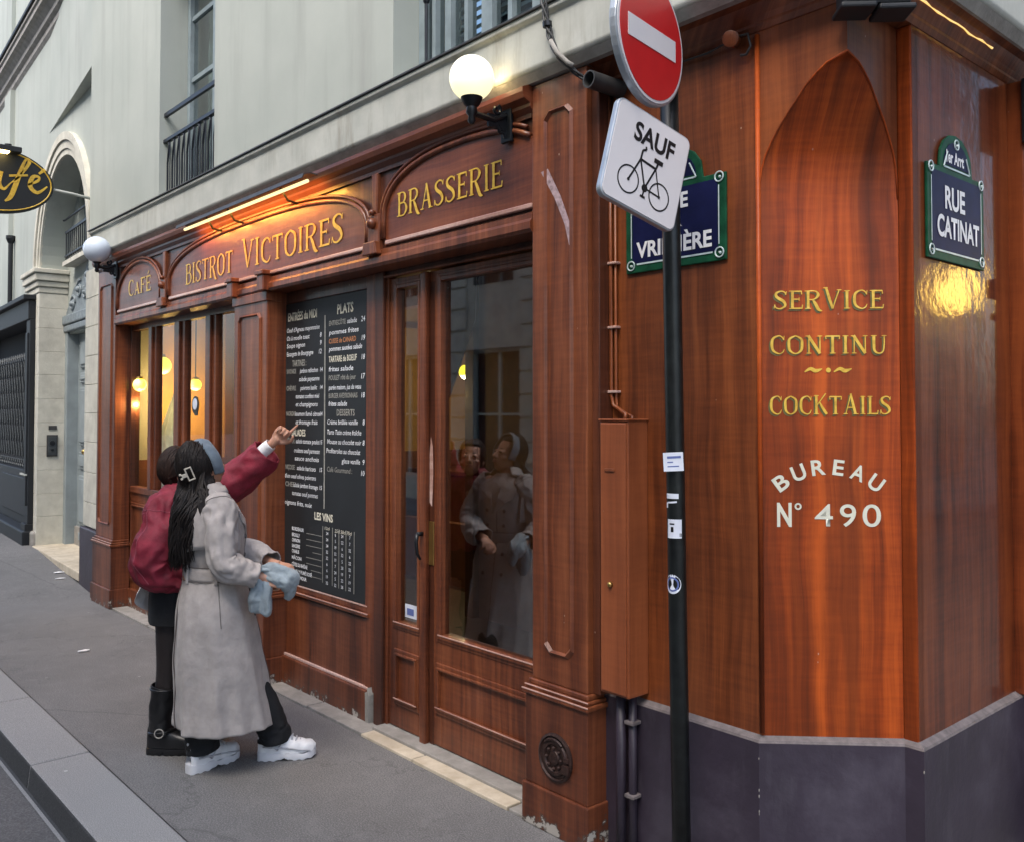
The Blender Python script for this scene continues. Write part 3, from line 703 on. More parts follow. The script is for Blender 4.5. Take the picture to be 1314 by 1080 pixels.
obj('door_knob', MB().lathe([(.012, 0), (.012, .04), (.03, .055), (.032, .075), (.015, .09)], (-1.95, .375, 1.28), (0, -1, 0)), 'brass', dr, LD, smooth=True)
obj('kick_plate', MB().box(-2.54, -.84, .37, .40, .14, .36), 'grey_stone', dr, LD)
g = MB().box(-2.68, -.70, .25, .42, 2.70, 2.78).box(-2.70, -.68, .235, .42, 2.785, 2.90)
obj('lintel', g, 'grey_carve', dr, LD, bevel=.015)
pd = []
for i in range(25):
    t = i / 24; a = -2.72 + t * 2.06; c_ = abs(t - .5) * 2
    pd.append((a, 2.90 + .60 * (1 - c_ ** 1.7) * (.86 + .14 * cos(c_ * 9))))
g = MB().prism(pd + [(-.66, 2.9), (-2.72, 2.9)], .28, .40); obj('pediment', g, 'grey_carve', dr, LD, bevel=.01)
g = MB()
for k, (ax, az, r) in enumerate(((-2.35, 3.02, .11), (-2.08, 3.16, .12), (-1.85, 3.1, .08), (-1.69, 3.28, .14), (-1.53, 3.1, .08), (-1.30, 3.16, .12), (-1.03, 3.02, .11))):
    g.tube([(ax + (r - r * j / 16) * cos(j * .75 + k), .275, az + (r - r * j / 16) * sin(j * .75 + k)) for j in range(15)], .016, 6)
    g.sphere((ax, .27, az), r * .35, 10, 6)
obj('carved_scroll', g, 'grey_carve', dr, LD, smooth=True)
obj('threshold', MB().box(-2.84, -.55, -.06, .42, .05, .142), 'sill_stone', bld, LW, bevel=.01)
# dark neighbouring shop with grille, left
ds = empty('closed_shopfront', 'dark navy shopfront with closed diamond grille and dark base, left of the stone pier', 'shopfront', (-9.5, .3, .13))
obj('fascia', MB().box(-7.5, -3.03, -.10, .3, 2.86, 3.10).box(-7.5, -3.0, -.16, .3, 3.10, 3.16), 'navy', ds, LW, bevel=.01)
obj('post', MB().box(-3.25, -3.03, -.08, .3, .38, 2.86).box(-3.20, -3.08, -.10, -.07, .6, 2.7), 'navy', ds, LW, bevel=.008)
obj('post_foot', MB().box(-3.28, -3.02, -.11, .3, .28, .38), 'navy', ds, LW, bevel=.008)
obj('post', MB().box(-7.5, -7.25, -.08, .3, .13, 2.86), 'navy', ds, LW, bevel=.008)
obj('base_slab', MB().box(-7.5, -3.0, -.14, .3, .1, .30), 'navy', ds, LW, bevel=.02)
obj('lower_panel', MB().box(-7.25, -3.25, .0, .3, .30, 1.0).box(-5.2, -3.4, -.02, .01, .42, .9), 'navy', ds, LW, bevel=.01)
obj('backing', MB().box(-7.25, -3.25, .2, .3, 1.0, 2.86), 'darkroom', ds, LW)
obj('panel_bar', MB().box(-3.42, -3.05, -.105, -.085, .965, .985), 'ledge', ds, LW)
g = MB()
def clipseg(a, b, x0, x1, z0, z1):
    (ax, az), (bx, bz) = a, b; t0, t1 = 0., 1.
    for p, q in ((-(bx - ax), ax - x0), (bx - ax, x1 - ax), (-(bz - az), az - z0), (bz - az, z1 - az)):
        if abs(p) < 1e-9:
            if q < 0: return None
        else:
            r = q / p
            if p < 0: t0 = max(t0, r)
            else: t1 = min(t1, r)
    if t0 >= t1: return None
    return (ax + (bx - ax) * t0, az + (bz - az) * t0), (ax + (bx - ax) * t1, az + (bz - az) * t1)
for k in range(-4, 26):
    for s_ in (1, -1):
        a = (-7.2 + k * .19 - .6, 1.15 if s_ > 0 else 2.4); b = (a[0] + .55, a[1] + s_ * 1.25)
        c_ = clipseg(a, b, -7.2, -3.32, 1.15, 2.4)
        if c_: g.tube([(c_[0][0], .06, c_[0][1]), (c_[1][0], .06, c_[1][1])], .009, 4)
for k in range(26):
    g.tube([(-7.1 + k * .15 + .05 * cos(j * .7), .05, 1.07 + .05 * sin(j * .7)) for j in range(9)], .007, 5)
    g.tube([(-7.1 + k * .15 + .05 * cos(j * .7 + 1), .05, 2.46 + .05 * sin(j * .7)) for j in range(9)], .007, 5)
obj('grille', g, 'grille', ds, LW, kind='stuff')
# intercom on the pier
ic = empty('intercom', 'grey metal door intercom with a small dark plate above, on the stone pier', 'intercom', LW @ Vector((-2.8, .15, 1.2)))
FRV = LW @ frame(cxA - rA + .02 + .001 - .0, 0, 90)
obj('body', MB().box(.08, .20, -.018, .0, 1.20, 1.46), 'pipe_dark', ic, FRV, bevel=.004)
obj('face', MB().box(.095, .185, -.024, -.017, 1.22, 1.44), 'grille', ic, FRV, bevel=.003)
obj('speaker', MB().lathe([(.03, 0), (.03, .006)], (.14, -.024, 1.36), (0, -1, 0)), 'iron', ic, FRV)
obj('button', MB().box(.125, .155, -.030, -.024, 1.27, 1.29), 'iron', ic, FRV)
obj('name_plate', MB().box(.10, .19, -.008, .0, 1.52, 1.57), 'pipe_dark', ic, FRV)

# =================================================================== SHOPFRONT
shop = empty('bistro_shopfront', 'varnished reddish brown wooden bistro front with gold lettering, glazed doors and chamfered painted corner', 'shopfront', (0, 0, 0))
def moulded(mb, x0, x1, z0, z1, y, w=.03, d=.012):      # raised picture-frame moulding
    for a in (0, 1):
        q = w * .45 * a; dd = d * (1 + a * .8)
        X0, X1, Z0, Z1 = x0 + q, x1 - q, z0 + q, z1 - q; t = w * (.55 if a == 0 else .3)
        mb.box(X0, X1, y - dd, y + .001, Z1 - t, Z1); mb.box(X0, X1, y - dd, y + .001, Z0, Z0 + t)
        mb.box(X0, X0 + t, y - dd, y + .001, Z0 + t, Z1 - t); mb.box(X1 - t, X1, y - dd, y + .001, Z0 + t, Z1 - t)
def octo(x0, x1, z0, z1, c):
    return [(x0 + c, z0), (x1 - c, z0), (x1, z0 + c), (x1, z1 - c), (x1 - c, z1), (x0 + c, z1), (x0, z1 - c), (x0, z0 + c)]
def pilaster(x0, x1, ztop, base=True, panel=True):
    p = obj('pilaster', MB().box(x0, x1, 0, .14, .60, ztop), 'wood', shop, bevel=.005)
    if panel:
        a, b = x0 + .075, x1 - .075
        g = MB()
        o1 = octo(a, b, .72, ztop - .13, .03); o2 = octo(a + .022, b - .022, .742, ztop - .152, .03)
        n = 8
        for i in range(n):
            j = (i + 1) % n; P = [o1[i], o1[j], o2[j], o2[i]]
            mid = [((P[0][0] + P[3][0]) / 2, (P[0][1] + P[3][1]) / 2), ((P[1][0] + P[2][0]) / 2, (P[1][1] + P[2][1]) / 2)]
            vs = [(P[0][0], -.0005, P[0][1]), (P[1][0], -.0005, P[1][1]), (mid[1][0], -.013, mid[1][1]), (mid[0][0], -.013, mid[0][1]), (P[2][0], .004, P[2][1]), (P[3][0], .004, P[3][1])]
            g.add(vs, [(0, 1, 2, 3), (3, 2, 4, 5)])
        obj('panel_moulding', g, 'wood', p)
    # plinth
    obj('plinth', MB().box(x0 - .02, x1 + .02, -.022, .14, .17, .54), 'wood_chip', p, bevel=.004)
    obj('plinth_foot', MB().box(x0 - .03, x1 + .03, -.035, .14, 0.0, .17), 'wood_chip', p, bevel=.006)
    c1 = MB()
    c1.box(x0 - .03, x1 + .03, -.034, .14, .54, .562); c1.box(x0 - .022, x1 + .022, -.024, .14, .562, .578); c1.box(x0 - .012, x1 + .012, -.012, .14, .578, .60)
    obj('plinth_cap', c1, 'wood', p, bevel=.006, seg=3)
    obj('cap_edge', MB().box(x0 - .0312, x1 + .0312, -.0352, -.03, .556, .5625).box(x0 - .0232, x1 + .0232, -.0252, -.02, .573, .5785), 'wood_edge', p, bevel=.002)
    return p
pL = pilaster(-5.97, -5.48, 3.02)
pM = pilaster(-3.00, -2.51, 2.50)
pR = pilaster(.0, .325, 3.13)
# scratch of exposed paint on the right pilaster
g = MB(); g.add([(.057, -.0015, 2.745), (.100, -.0015, 2.752), (.178, -.0015, 2.62), (.238, -.0015, 2.485), (.243, -.0015, 2.395), (.226, -.0015, 2.41), (.20, -.0015, 2.50), (.14, -.0015, 2.62)], [(0, 1, 2, 7), (2, 3, 6, 7), (3, 4, 5, 6)])
obj('scratch', g, 'scratch', pR)
# brass-worn hydrant style cover on the right plinth
hc = MB()
cx_, cz_ = .166, .315
hc.lathe([(.0, .0), (.098, .0), (.098, .008), (.088, .013), (.084, .005), (.072, .006), (.068, .014), (.056, .014), (.052, .006), (.03, .007), (.026, .013), (.012, .013), (.0001, .006)], (cx_, -.022, cz_), (0, -1, 0), 32)
o = obj('wall_cap', hc, 'cap_iron', pR, smooth=True, auto=35)
g = MB()
for k in range(8):
    a = k * pi / 4; g.sphere((cx_ + .042 * cos(a), -.036, cz_ + .042 * sin(a)), .007, 8, 5)
g.tube([(cx_ + .075 * cos(j * .2 + .9), -.036, cz_ + .075 * sin(j * .2 + .9)) for j in range(8)], .006, 6)
obj('cap_detail', g, 'cap_iron', o)
obj('cap_detail', MB().box(cx_ + .055, cx_ + .09, -.044, -.03, cz_ - .045, cz_ - .01).box(cx_ + .06, cx_ + .088, -.042, -.03, cz_ + .005, cz_ + .02), 'cap_iron', o)

# mid pilaster capital blocks rising into the fascia
for xx, zz in ((-3.02, 2.60), (-2.56, 2.60)):
    obj('bracket_block', MB().box(xx, xx + .09, -.05, .05, 2.50, zz).box(xx - .012, xx + .102, -.062, .05, zz, zz + .03), 'wood', pM, bevel=.006)
obj('capital', MB().box(-3.01, -2.50, -.012, .1, 2.44, 2.50), 'wood', pM, bevel=.004)

# fascia board, lower moulding, cornice
obj('fascia_board', MB().box(-5.48, -.001, .02, .14, 2.53, 3.06), 'wood_dark', shop)
fl = [(.14, 2.50), (.0, 2.50), (-.012, 2.515), (-.012, 2.545), (.0, 2.56), (.0, 2.585), (.03, 2.60), (.14, 2.60)]
obj('fascia_rail', MB().profile(fl, -5.48, -.001), 'wood', shop)
# cornice under the stone ledge
co = [(.2, 3.02), (.01, 3.02), (-.01, 3.045), (-.01, 3.06), (-.045, 3.075), (-.055, 3.10), (-.055, 3.12), (-.02, 3.134), (.2, 3.134)]
obj('cornice', MB().profile(co, -5.99, -.001), 'wood_h', shop)
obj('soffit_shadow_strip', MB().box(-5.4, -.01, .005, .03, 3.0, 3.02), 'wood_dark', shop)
def basket(x0, x1, zs, h, n=28, ex=2.6):
    out = []
    for i in range(n + 1):
        a = pi * i / n; c_, s_ = cos(a), sin(a)
        out.append(((x0 + x1) / 2 + (x1 - x0) / 2 * (abs(c_) ** (2 / ex)) * (1 if c_ > 0 else -1), zs + h * abs(s_) ** (2 / ex)))
    return out
def arch_panel(x0, x1, zs, h, name_x=None, ex=2.3):
    """flat sign panel with basket arch head and moulding round it"""
    pts = basket(x0, x1, zs, h, ex=ex)
    poly = [(x1, 2.605)] + pts + [(x0, 2.605)]
    p = obj('sign_panel', MB().prism(poly, .008, .03), 'wood_h', shop)
    outl = [(x1, 2.64)] + pts + [(x0, 2.64)]
    if x1 > 0: poly = [(min(a, -.002), b) for a, b in poly]; outl = [q for q in outl if q[0] < -.002]
    for off, r_, m_ in ((0, .014, 'wood'), (.03, .010, 'wood_h')):
        cxm = (x0 + x1) / 2
        q = [(cxm + (a - cxm) * (1 + off / ((x1 - x0) / 2)), b + (off if b > zs + .01 else 0) * ((b - zs) / h if b > zs else 0)) for a, b in outl]
        q = [c for c in q if x1 < 0 or c[0] < -.002]
        g = MB().tube([(a, .004, b) for a, b in q], r_, 8); obj('arch_moulding', g, m_, p, smooth=True)
    obj('base_moulding', MB().box(x0 + .02, min(x1 - .02, -.002), -.006, .02, 2.604, 2.626), 'wood_edge', p, bevel=.005)
    return p
sp1 = arch_panel(-5.44, -4.40, 2.72, .275, ex=2.0)
sp2 = arch_panel(-4.22, -1.33, 2.70, .29, ex=2.8)
sp3 = arch_panel(-1.16, .10, 2.74, .27, ex=2.4)
# carved consoles between the panels
for xx in (-4.31, -1.245):
    g = MB().box(xx - .055, xx + .055, -.012, .03, 2.56, 2.78).prism([(xx - .07, 2.56), (xx + .07, 2.56), (xx + .055, 2.63), (xx - .055, 2.63)], -.04, .0)
    g.prism([(xx - .02, 2.78), (xx + .02, 2.78), (xx + .03, 3.0), (xx - .03, 3.0)], -.004, .03)
    o = obj('console', g, 'wood', shop, bevel=.006)
    obj('console_boss', MB().sphere((xx, -.02, 2.73), .03, 12, 8).sphere((xx, -.018, 2.79), .018, 10, 6), 'wood', o, smooth=True)
paint('lettering', 'CAFÉ', 'gold', sp1, WORLD, -5.16, -4.60, 2.725, .125, .004, [1.05, .8, 1, 1])
paint('lettering', 'BISTROT', 'gold', sp2, WORLD, -3.88, -3.03, 2.688, .150, .004, [1.0, 1, 1, 1, 1, 1, 1])
paint('lettering', 'VICTOIRES', 'gold', sp2, WORLD, -2.90, -1.56, 2.690, .155, .004, [1.15, 1.15, 1, 1, 1, 1, 1, 1, 1.05])
paint('lettering', 'BRASSERIE', 'gold', sp3, WORLD, -1.04, -.19, 2.735, .122, .004, [1] * 9)

# ---- recessed joinery plane
YP = .15
# left window: frame, mullions, panes, dado
wf = obj('window', MB().box(-5.53, -5.447, YP - .02, YP + .06, 1.04, 2.50), 'wood_dark', shop, bevel=.004)
obj('frame', MB().box(-5.447, -2.9, YP - .01, YP + .05, 2.455, 2.51), 'wood_dark', wf)
obj('frame', MB().box(-5.447, -2.9, YP - .02, YP + .05, 1.02, 1.075), 'wood', wf, bevel=.005)
for a, b in ((-5.054, -4.868), (-4.465, -4.243), (-3.835, -3.641), (-3.15, -2.9)):
    w_ = b - a
    obj('mullion', MB().box(a, b, YP - .008, YP + .05, 1.075, 2.455).box(a + w_ * .3, b - w_ * .3, YP - .028, YP - .007, 1.075, 2.455), 'wood', wf, bevel=.004)
for a, b in ((-5.447, -5.054), (-4.868, -4.465), (-4.243, -3.835), (-3.641, -3.15)):
    obj('pane', MB().box(a, b, YP + .02, YP + .024, 1.075, 2.455), 'glass', wf)
dd = obj('dado', MB().box(-5.53, -2.95, YP - .0, YP + .05, 0, 1.02), 'wood', shop)
for k in range(4):
    a = -5.44 + k * .63; g = MB(); moulded(g, a, a + .52, .24, .93, YP, .04, .012); obj('panel', g, 'wood', dd, bevel=.003)
obj('dado_base', MB().box(-5.53, -2.95, YP - .03, YP + .001, 0, .17), 'wood_chip', dd, bevel=.004)
# stickers on the window
st = obj('sticker', MB().box(-4.08, -4.02, YP + .012, YP + .018, 1.70, 1.84).lathe([(.07, 0), (.07, .004)], (-4.07, YP + .018, 1.78), (0, -1, 0), 20), 'iron', wf)
obj('sticker_print', MB().lathe([(.045, 0), (.045, .003)], (-4.07, YP + .013, 1.79), (0, -1, 0), 20), 'white_sticker', st)

# panel with chalkboard frame
pf = obj('menu_panel', MB().box(-2.90, -1.43, YP, YP + .05, 0, 2.52), 'wood_dark', shop)
obj('left_stile', MB().box(-2.75, -2.56, YP - .02, YP + .001, .17, 2.50), 'wood', pf, bevel=.005)
obj('right_stile', MB().box(-1.535, -1.44, YP - .02, YP + .001, .17, 2.50), 'wood', pf, bevel=.005)
obj('top_rail', MB().box(-2.56, -1.535, YP - .015, YP + .001, 2.425, 2.50), 'wood_dark', pf, bevel=.005)
obj('dado_boards', MB().box(-2.56, -1.535, YP - .012, YP + .001, .19, .56), 'wood', pf)
obj('dado_trim', MB().box(-2.60, -1.50, YP - .026, YP, .175, .19), 'wood_edge', pf, bevel=.003)
obj('dado_base', MB().box(-2.76, -1.49, YP - .045, YP + .001, 0, .175), 'wood_chip', pf, bevel=.005)
obj('sill', MB().box(-2.60, -1.49, YP - .034, YP, .575, .60), 'wood', pf, bevel=.006)
obj('sill_edge', MB().box(-2.60, -1.49, YP - .0365, YP - .03, .593, .6005).box(-2.57, -1.515, YP - .0225, YP - .015, .632, .640), 'wood_edge', pf, bevel=.002)
obj('sill', MB().box(-2.57, -1.515, YP - .021, YP, .60, .638), 'wood', pf, bevel=.006)
obj('peeling_corner', MB().prism([(-1.485, 0), (-1.452, 0), (-1.45, .16), (-1.463, .20), (-1.475, .12), (-1.488, .17)], YP - .048, YP), 'grey_stone', pf)

mbd = empty('menu_board', 'tall black chalkboard menu with white handwriting between the window and the doors', 'menu board', (-2.05, YP, .64))
obj('board', MB().box(-2.555, -1.54, YP - .016, YP - .001, .643, 2.422), 'slate', mbd)
YM = YP - .0175
def row(s, x, z, h=.030, wd=None, m='chalk', al='LEFT', sh=.15, b=.005): 
    h *= .88; x += .022 if x < -2.3 else 0
    return text('chalk_writing', s, m, mbd, WORLD, x, z - h * .45, h, (wd * .96 if wd else wd), YM, bold=b, shear=sh, align=al)
row('ENTRÉES du MIDI', -2.50, 2.335, .062, .39, 'chalk_cream', b=.02, sh=0)
L = -2.515
for s, z, wd, p in (('Oeuf d\'Agneau mayonnaise', 2.25, .44, ''), ('Os à moelle toast', 2.198, .31, '8'), ('Soupe oignon', 2.150, .25, '9'), ('Escargots de Bourgogne', 2.097, .36, '12')):
    row(s, L, z, .034, wd)
    if p: row(p, -2.045, z, .034, None, al='RIGHT')
row('TARTINES :', -2.44, 2.035, .046, .19, 'chalk_grey', b=.02, sh=0)
for gpre, s, z, wd, x_ in (('SAVOYARDE', 'jambon reblochon', 1.985, .24, -2.34), ('', 'salade paysanne', 1.933, .27, -2.35), ('CHÈVRE', 'poivrons basilic', 1.877, .22, -2.33), ('', 'tomates confites miel', 1.825, .31, -2.39), ('', 'et champignons', 1.775, .29, -2.39),
                           ('NORDIC', 'saumon fumé citron', 1.715, .34, -2.40), ('', 'et fromage frais', 1.664, .29, -2.39)):
    if gpre: row(gpre, L, z, .034, .13, 'chalk_grey', sh=0, b=.02); row('14', -2.03, z, .030, None, al='RIGHT')
    row(s, x_, z, .034, wd)
row('SALADES', -2.445, 1.597, .048, .19, 'chalk_cream', b=.02, sh=0)
for gpre, s, z, wd, x_ in (('CÉSAR', 'salade tomate poulet', 1.545, .31, -2.385), ('', 'croûtons oeuf parmesan', 1.487, .34, -2.41), ('', 'sauce anchois', 1.437, .32, -2.40), ('NIÇOISE', 'salade haricots', 1.377, .25, -2.37),
                           ('', 'thon oeuf olives poivrons', 1.322, .42, -2.53), ('CHEF', 'salade jambon fromage', 1.268, .33, -2.42), ('', 'tomates oeuf pommes', 1.215, .34, -2.43), ('', 'oignons frits, noix', 1.152, .37, -2.53)):
    if gpre: row(gpre, L - .01, z, .036, .13, 'chalk_grey', sh=0, b=.015); row('15', -2.03, z, .030, None, al='RIGHT')
    row(s, x_, z, .034, wd)
obj('chalk_line', MB().box(-2.010, -1.996, YM - .0004, YM, 1.145, 2.313), 'chalk_grey', mbd)
row('PLATS', -1.86, 2.335, .066, .19, 'chalk_cream', b=.03, sh=0)
R_ = -1.955
for s, z, wd, m_, p in (('ENTRECÔTE', 2.258, .20, 'chalk_grey', '24'), ('pommes frites', 2.203, .35, 'chalk', ''), ('CUISSE de CANARD', 2.150, .32, 'chalk_orange', '19'), ('pommes sautées salade', 2.104, .39, 'chalk', ''), ('TARTARE de BOEUF', 2.041, .33, 'chalk_cream', '18'),
                        ('frites salade', 1.982, .29, 'chalk', ''), ('POULET rôti du jour', 1.930, .32, 'chalk_grey', '17'), ('purée maison, jus de veau', 1.872, .38, 'chalk', ''), ('BURGER AVEYRONNAIS', 1.822, .34, 'chalk_grey', '18'), ('frites salade', 1.776, .22, 'chalk', '')):
    row(s, R_, z, .042 if m_ == 'chalk_cream' else .034, wd, m_, b=.02 if m_ != 'chalk' else .01, sh=0 if m_ != 'chalk' else .15)
    if p: row(p, -1.55, z, .036, None, al='RIGHT')
row('salade', -1.745, 2.258, .034, .11)
row('DESSERTS', -1.86, 1.722, .044, .21, 'chalk_grey', b=.02, sh=0)
for s, z, wd, x_, p in (('Crème brûlée vanille', 1.667, .36, -1.97, '8'), ('Tarte Tatin crème fraîche', 1.608, .40, -1.97, ''), ('Mousse au chocolat noir', 1.552, .40, -1.97, '8'), ('Profiteroles au chocolat', 1.497, .40, -1.98, ''), ('glace vanille', 1.442, .21, -1.80, '9')):
    row(s, x_, z, .034, wd)
    if p: row(p, -1.55, z, .036, None, al='RIGHT')
row('Café Gourmand :', -1.97, 1.386, .036, .30, 'chalk_grey'); row('10', -1.55, 1.38, .036, None, al='RIGHT')
row('LES VINS', -2.12, 1.093, .052, .23, 'chalk_cream', b=.03, sh=0)
for s, z, wd in (('BORDEAUX', .990, .16), ('BROUILLY', .951, .11), ('CHINON', .918, .11), ('SANCERRE', .882, .11), ('CHABLIS', .848, .10), ('MÂCON', .808, .13), ('CÔTES DU RHÔNE', .765, .21), ('POUILLY FUMÉ ROSÉ', .724, .27), ('SAINT AMOUR', .688, .2)):
    row(s, -2.43, z, .026, wd, 'chalk', sh=0, b=.02)
g = MB()
for i, xx in enumerate((-2.02, -1.905, -1.83, -1.75, -1.66)): g.box(xx, xx + .006, YM - .0004, YM, .70 - .004 * i, 1.04)
for i in range(8): g.box(-2.22 + (.08 if i in (3,) else 0) + (.06 if i > 5 else 0), -2.03, YM - .0005, YM - .0001, .975 - i * .037, .978 - i * .037)
obj('chalk_table', g, 'chalk_grey', mbd, kind='stuff')
for c_, xx in enumerate((-1.965, -1.868, -1.79, -1.705)):
    for r_ in range(9):
        row(random.choice(['5', '6', '22', '28', '19', '24', '7', '32']), xx, 1.0 - r_ * .037, .022, None, 'chalk', sh=0, al='CENTER')
row('12cl', -1.965, 1.03, .022, .06, 'chalk_cream', al='CENTER'); row('25cl 50cl 75cl', -1.78, 1.025, .024, .20, 'chalk_cream', al='CENTER')

# door frame and leaves
df = obj('door_frame', MB().box(-1.43, -1.345, YP - .03, YP + .06, 0, 2.50), 'wood_dark', shop, bevel=.005)
obj('frame_bead', MB().box(-1.345, -1.322, YP - .012, YP + .05, 0, 2.47), 'wood', df, bevel=.004)
obj('head', MB().box(-1.43, .02, YP - .01, YP + .06, 2.465, 2.53), 'wood_dark', df, bevel=.004)
obj('head_bead', MB().box(-1.345, .02, YP - .03, YP + .0, 2.462, 2.475), 'wood', df, bevel=.003)
obj('door_sill', MB().box(-1.345, .0, .06, .3, .0, .03), 'grey_stone', df, bevel=.004)
def leaf(x0, x1, g0, g1, name):
    d = MB(); y0, y1 = YP, YP + .045
    d.box(x0, g0, y0, y1, .035, 2.455).box(g1, x1, y0, y1, .035, 2.455).box(g0, g1, y0, y1, 2.395, 2.455).box(g0, g1, y0, y1, .035, .60)
    lf = obj('door_leaf', d, 'wood', shop, bevel=.003)
    g = MB()
    for a, b, dp in ((.0, .022, -.014), (.022, .04, -.006)):
        g.box(g0 - b, g0 - a, YP + dp, YP + .001, .60 - b, 2.395 + b); g.box(g1 + a, g1 + b, YP + dp, YP + .001, .60 - b, 2.395 + b)
        g.box(g0 - a, g1 + a, YP + dp, YP + .001, 2.395 + a, 2.395 + b); g.box(g0 - a, g1 + a, YP + dp, YP + .001, .60 - b, .60 - a)
    obj('glazing_bead', g, 'wood', lf, bevel=.004)
    obj('bead_edge', MB().box(g0 - .022, g1 + .022, YP - .0165, YP - .012, .594, .601), 'wood_edge', lf, bevel=.002)
    obj('pane', MB().box(g0, g1, YP + .02, YP + .025, .60, 2.395), 'door_glass', lf)
    g = MB(); moulded(g, g0 - .045 if x1 - x0 > .5 else g0 - .02, min(g1 + .045, x1 - .04), .20 if x1 - x0 > .5 else .16, .455, YP, .045, .012)
    obj('panel', g, 'wood', lf, bevel=.004)
    obj('panel_edge', MB().box((g0 - .045 if x1 - x0 > .5 else g0 - .02) + .01, min(g1 + .045, x1 - .04) - .01, YP - .0235, YP - .018, (.20 if x1 - x0 > .5 else .16) + .030, (.20 if x1 - x0 > .5 else .16) + .036), 'wood_edge', lf, bevel=.002)
    return lf
leafA = leaf(-1.320, -.985, -1.24, -1.043, 'narrow')
leafB = leaf(-.955, .10, -.838, .02, 'wide')
obj('meeting_strip', MB().box(-.995, -.945, YP - .032, YP + .0, .02, 2.455), 'wood', leafA, bevel=.008, seg=3)
obj('worn_edge', MB().box(-.9445, -.905, YP - .0015, YP + .0, .03, 2.4), 'wood_dark', leafB)
obj('lock_plate', MB().box(-.955, -.905, YP - .006, YP, .94, 1.165), 'brass', leafB, bevel=.003)
h = MB().lathe([(.012, 0), (.012, .03), (.009, .035)], (-.968, YP - .03, 1.10), (0, -1, 0), 12)
h.tube([(-.968, YP - .065, 1.10), (-.968, YP - .07, 1.06), (-.965, YP - .066, 1.0), (-.96, YP - .05, .97)], [.011, .010, .009, .007], 8)
obj('door_handle', h, 'iron', leafB, smooth=True)
obj('sticker', MB().box(-1.19, -1.06, YP + .016, YP + .0185, .63, .70), 'white_sticker', leafA)
obj('sticker_print', MB().box(-1.17, -1.11, YP + .0145, YP + .016, .645, .68), 'sticker_blue', leafA)
# worn varnish patch beside the lock
obj('worn_patch', MB().prism([(-.945, 1.26), (-.925, 1.24), (-.915, 1.40), (-.92, 1.55), (-.935, 1.60), (-.947, 1.5)], YP - .0018, YP), 'wood_edge', leafB)

# ---- corner: front face, chamfer with squinch, side face
Yc = .11; Cx = 1.388; S = .338
cp = MB().box(.325, 1.05, Yc, Yc + .05, .60, 3.06)
cL = obj('corner_panel', cp, 'corner_l', shop)
obj('corner_strip', MB().box(.325, .365, .03, Yc, .60, 3.06), 'wood_dark', shop, bevel=.004)
zs = [.60, 1.2, 1.8, 2.2, 2.40, 2.46, 2.53, 2.575, 2.616, 2.66, 2.704, 2.75, 2.79, 2.82, 2.85, 2.875, 2.893]
sv = [S, S, S, S, S, S * .997, .330, .3205, .307, .281, .251, .212, .176, .150, .112, .072, .0]
g = MB(); vs = []; n = 6
zz2 = []; 
for a_, b_, c_, d_ in zip(zs[:-1], sv[:-1], zs[1:], sv[1:]):
    for q in range(3): zz2.append((a_ + (c_ - a_) * q / 3, b_ + (d_ - b_) * q / 3))
zz2.append((zs[-1], sv[-1]))
for z, s_ in zz2:
    for k in range(n + 1):
        t = k / n
        vs.append((Cx - s_ * (1 - t), Yc + s_ * t, z))
g.add(vs, [(i * (n + 1) + k, i * (n + 1) + k + 1, (i + 1) * (n + 1) + k + 1, (i + 1) * (n + 1) + k) for i in range(len(zz2) - 1) for k in range(n)])
g.xform(CH.inverted())
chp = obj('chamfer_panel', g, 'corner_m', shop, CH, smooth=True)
# flat faces above the pointed arch
g = MB(); vs = []
for z, s_ in zip(zs[4:], sv[4:]): vs += [(1.05, Yc, z), (Cx - s_, Yc, z)]
m_ = len(vs) // 2
g.add(vs, [(2 * i, 2 * i + 1, 2 * i + 3, 2 * i + 2) for i in range(m_ - 1)])
g.add([(1.05, Yc, 2.893), (Cx, Yc, 2.893), (Cx, Yc, 3.06), (1.05, Yc, 3.06)], [(0, 1, 2, 3)])
obj('spandrel', g, 'corner_l', shop)
g = MB(); vs = []
for z, s_ in zip(zs[4:], sv[4:]): vs += [(Cx, Yc + s_, z), (Cx, Yc + S, z)]
g.add(vs, [(2 * i, 2 * i + 1, 2 * i + 3, 2 * i + 2) for i in range(m_ - 1)])
g.add([(Cx, Yc, 2.893), (Cx, Yc + S, 2.893), (Cx, Yc + S, 3.06), (Cx, Yc, 3.06)], [(0, 1, 2, 3)])
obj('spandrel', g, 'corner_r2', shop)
obj('corner_bead', MB().tube([(1.052, Yc - .001, .62), (1.052, Yc - .001, 3.05)], .009, 8), 'corner_m', shop, smooth=True)
# arris along the pointed arch
obj('arch_arris', MB().tube([(Cx - s_, Yc, z) for z, s_ in zip(zs[5:], sv[5:])], .004, 6).tube([(Cx, Yc + s_, z) for z, s_ in zip(zs[5:], sv[5:])], .004, 6), 'corner_m', shop, smooth=True)
obj('return_strip', MB().box(Cx - .002, 1.44, .448, .50, .60, 3.06), 'corner_m', shop, bevel=.006)
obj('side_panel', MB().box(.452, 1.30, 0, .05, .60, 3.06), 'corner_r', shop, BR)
# a darker framed bay further along the side street
obj('side_pilaster', MB().box(1.30, 2.2, -.06, .05, .60, 3.06), 'corner_r', shop, BR, bevel=.006)
obj('side_rail', MB().box(1.30, 2.2, -.09, -.06, 2.19, 2.27).box(1.30, 2.2, -.075, -.06, 2.10, 2.13), 'wood', shop, BR, bevel=.006)
obj('side_bay', MB().box(2.2, 9, -.02, .05, .60, 3.06), 'wood_dark', shop, BR)
obj('side_post', MB().box(1.28, 1.40, -.10, -.06, 2.80, 3.06), 'iron', shop, BR, bevel=.005)
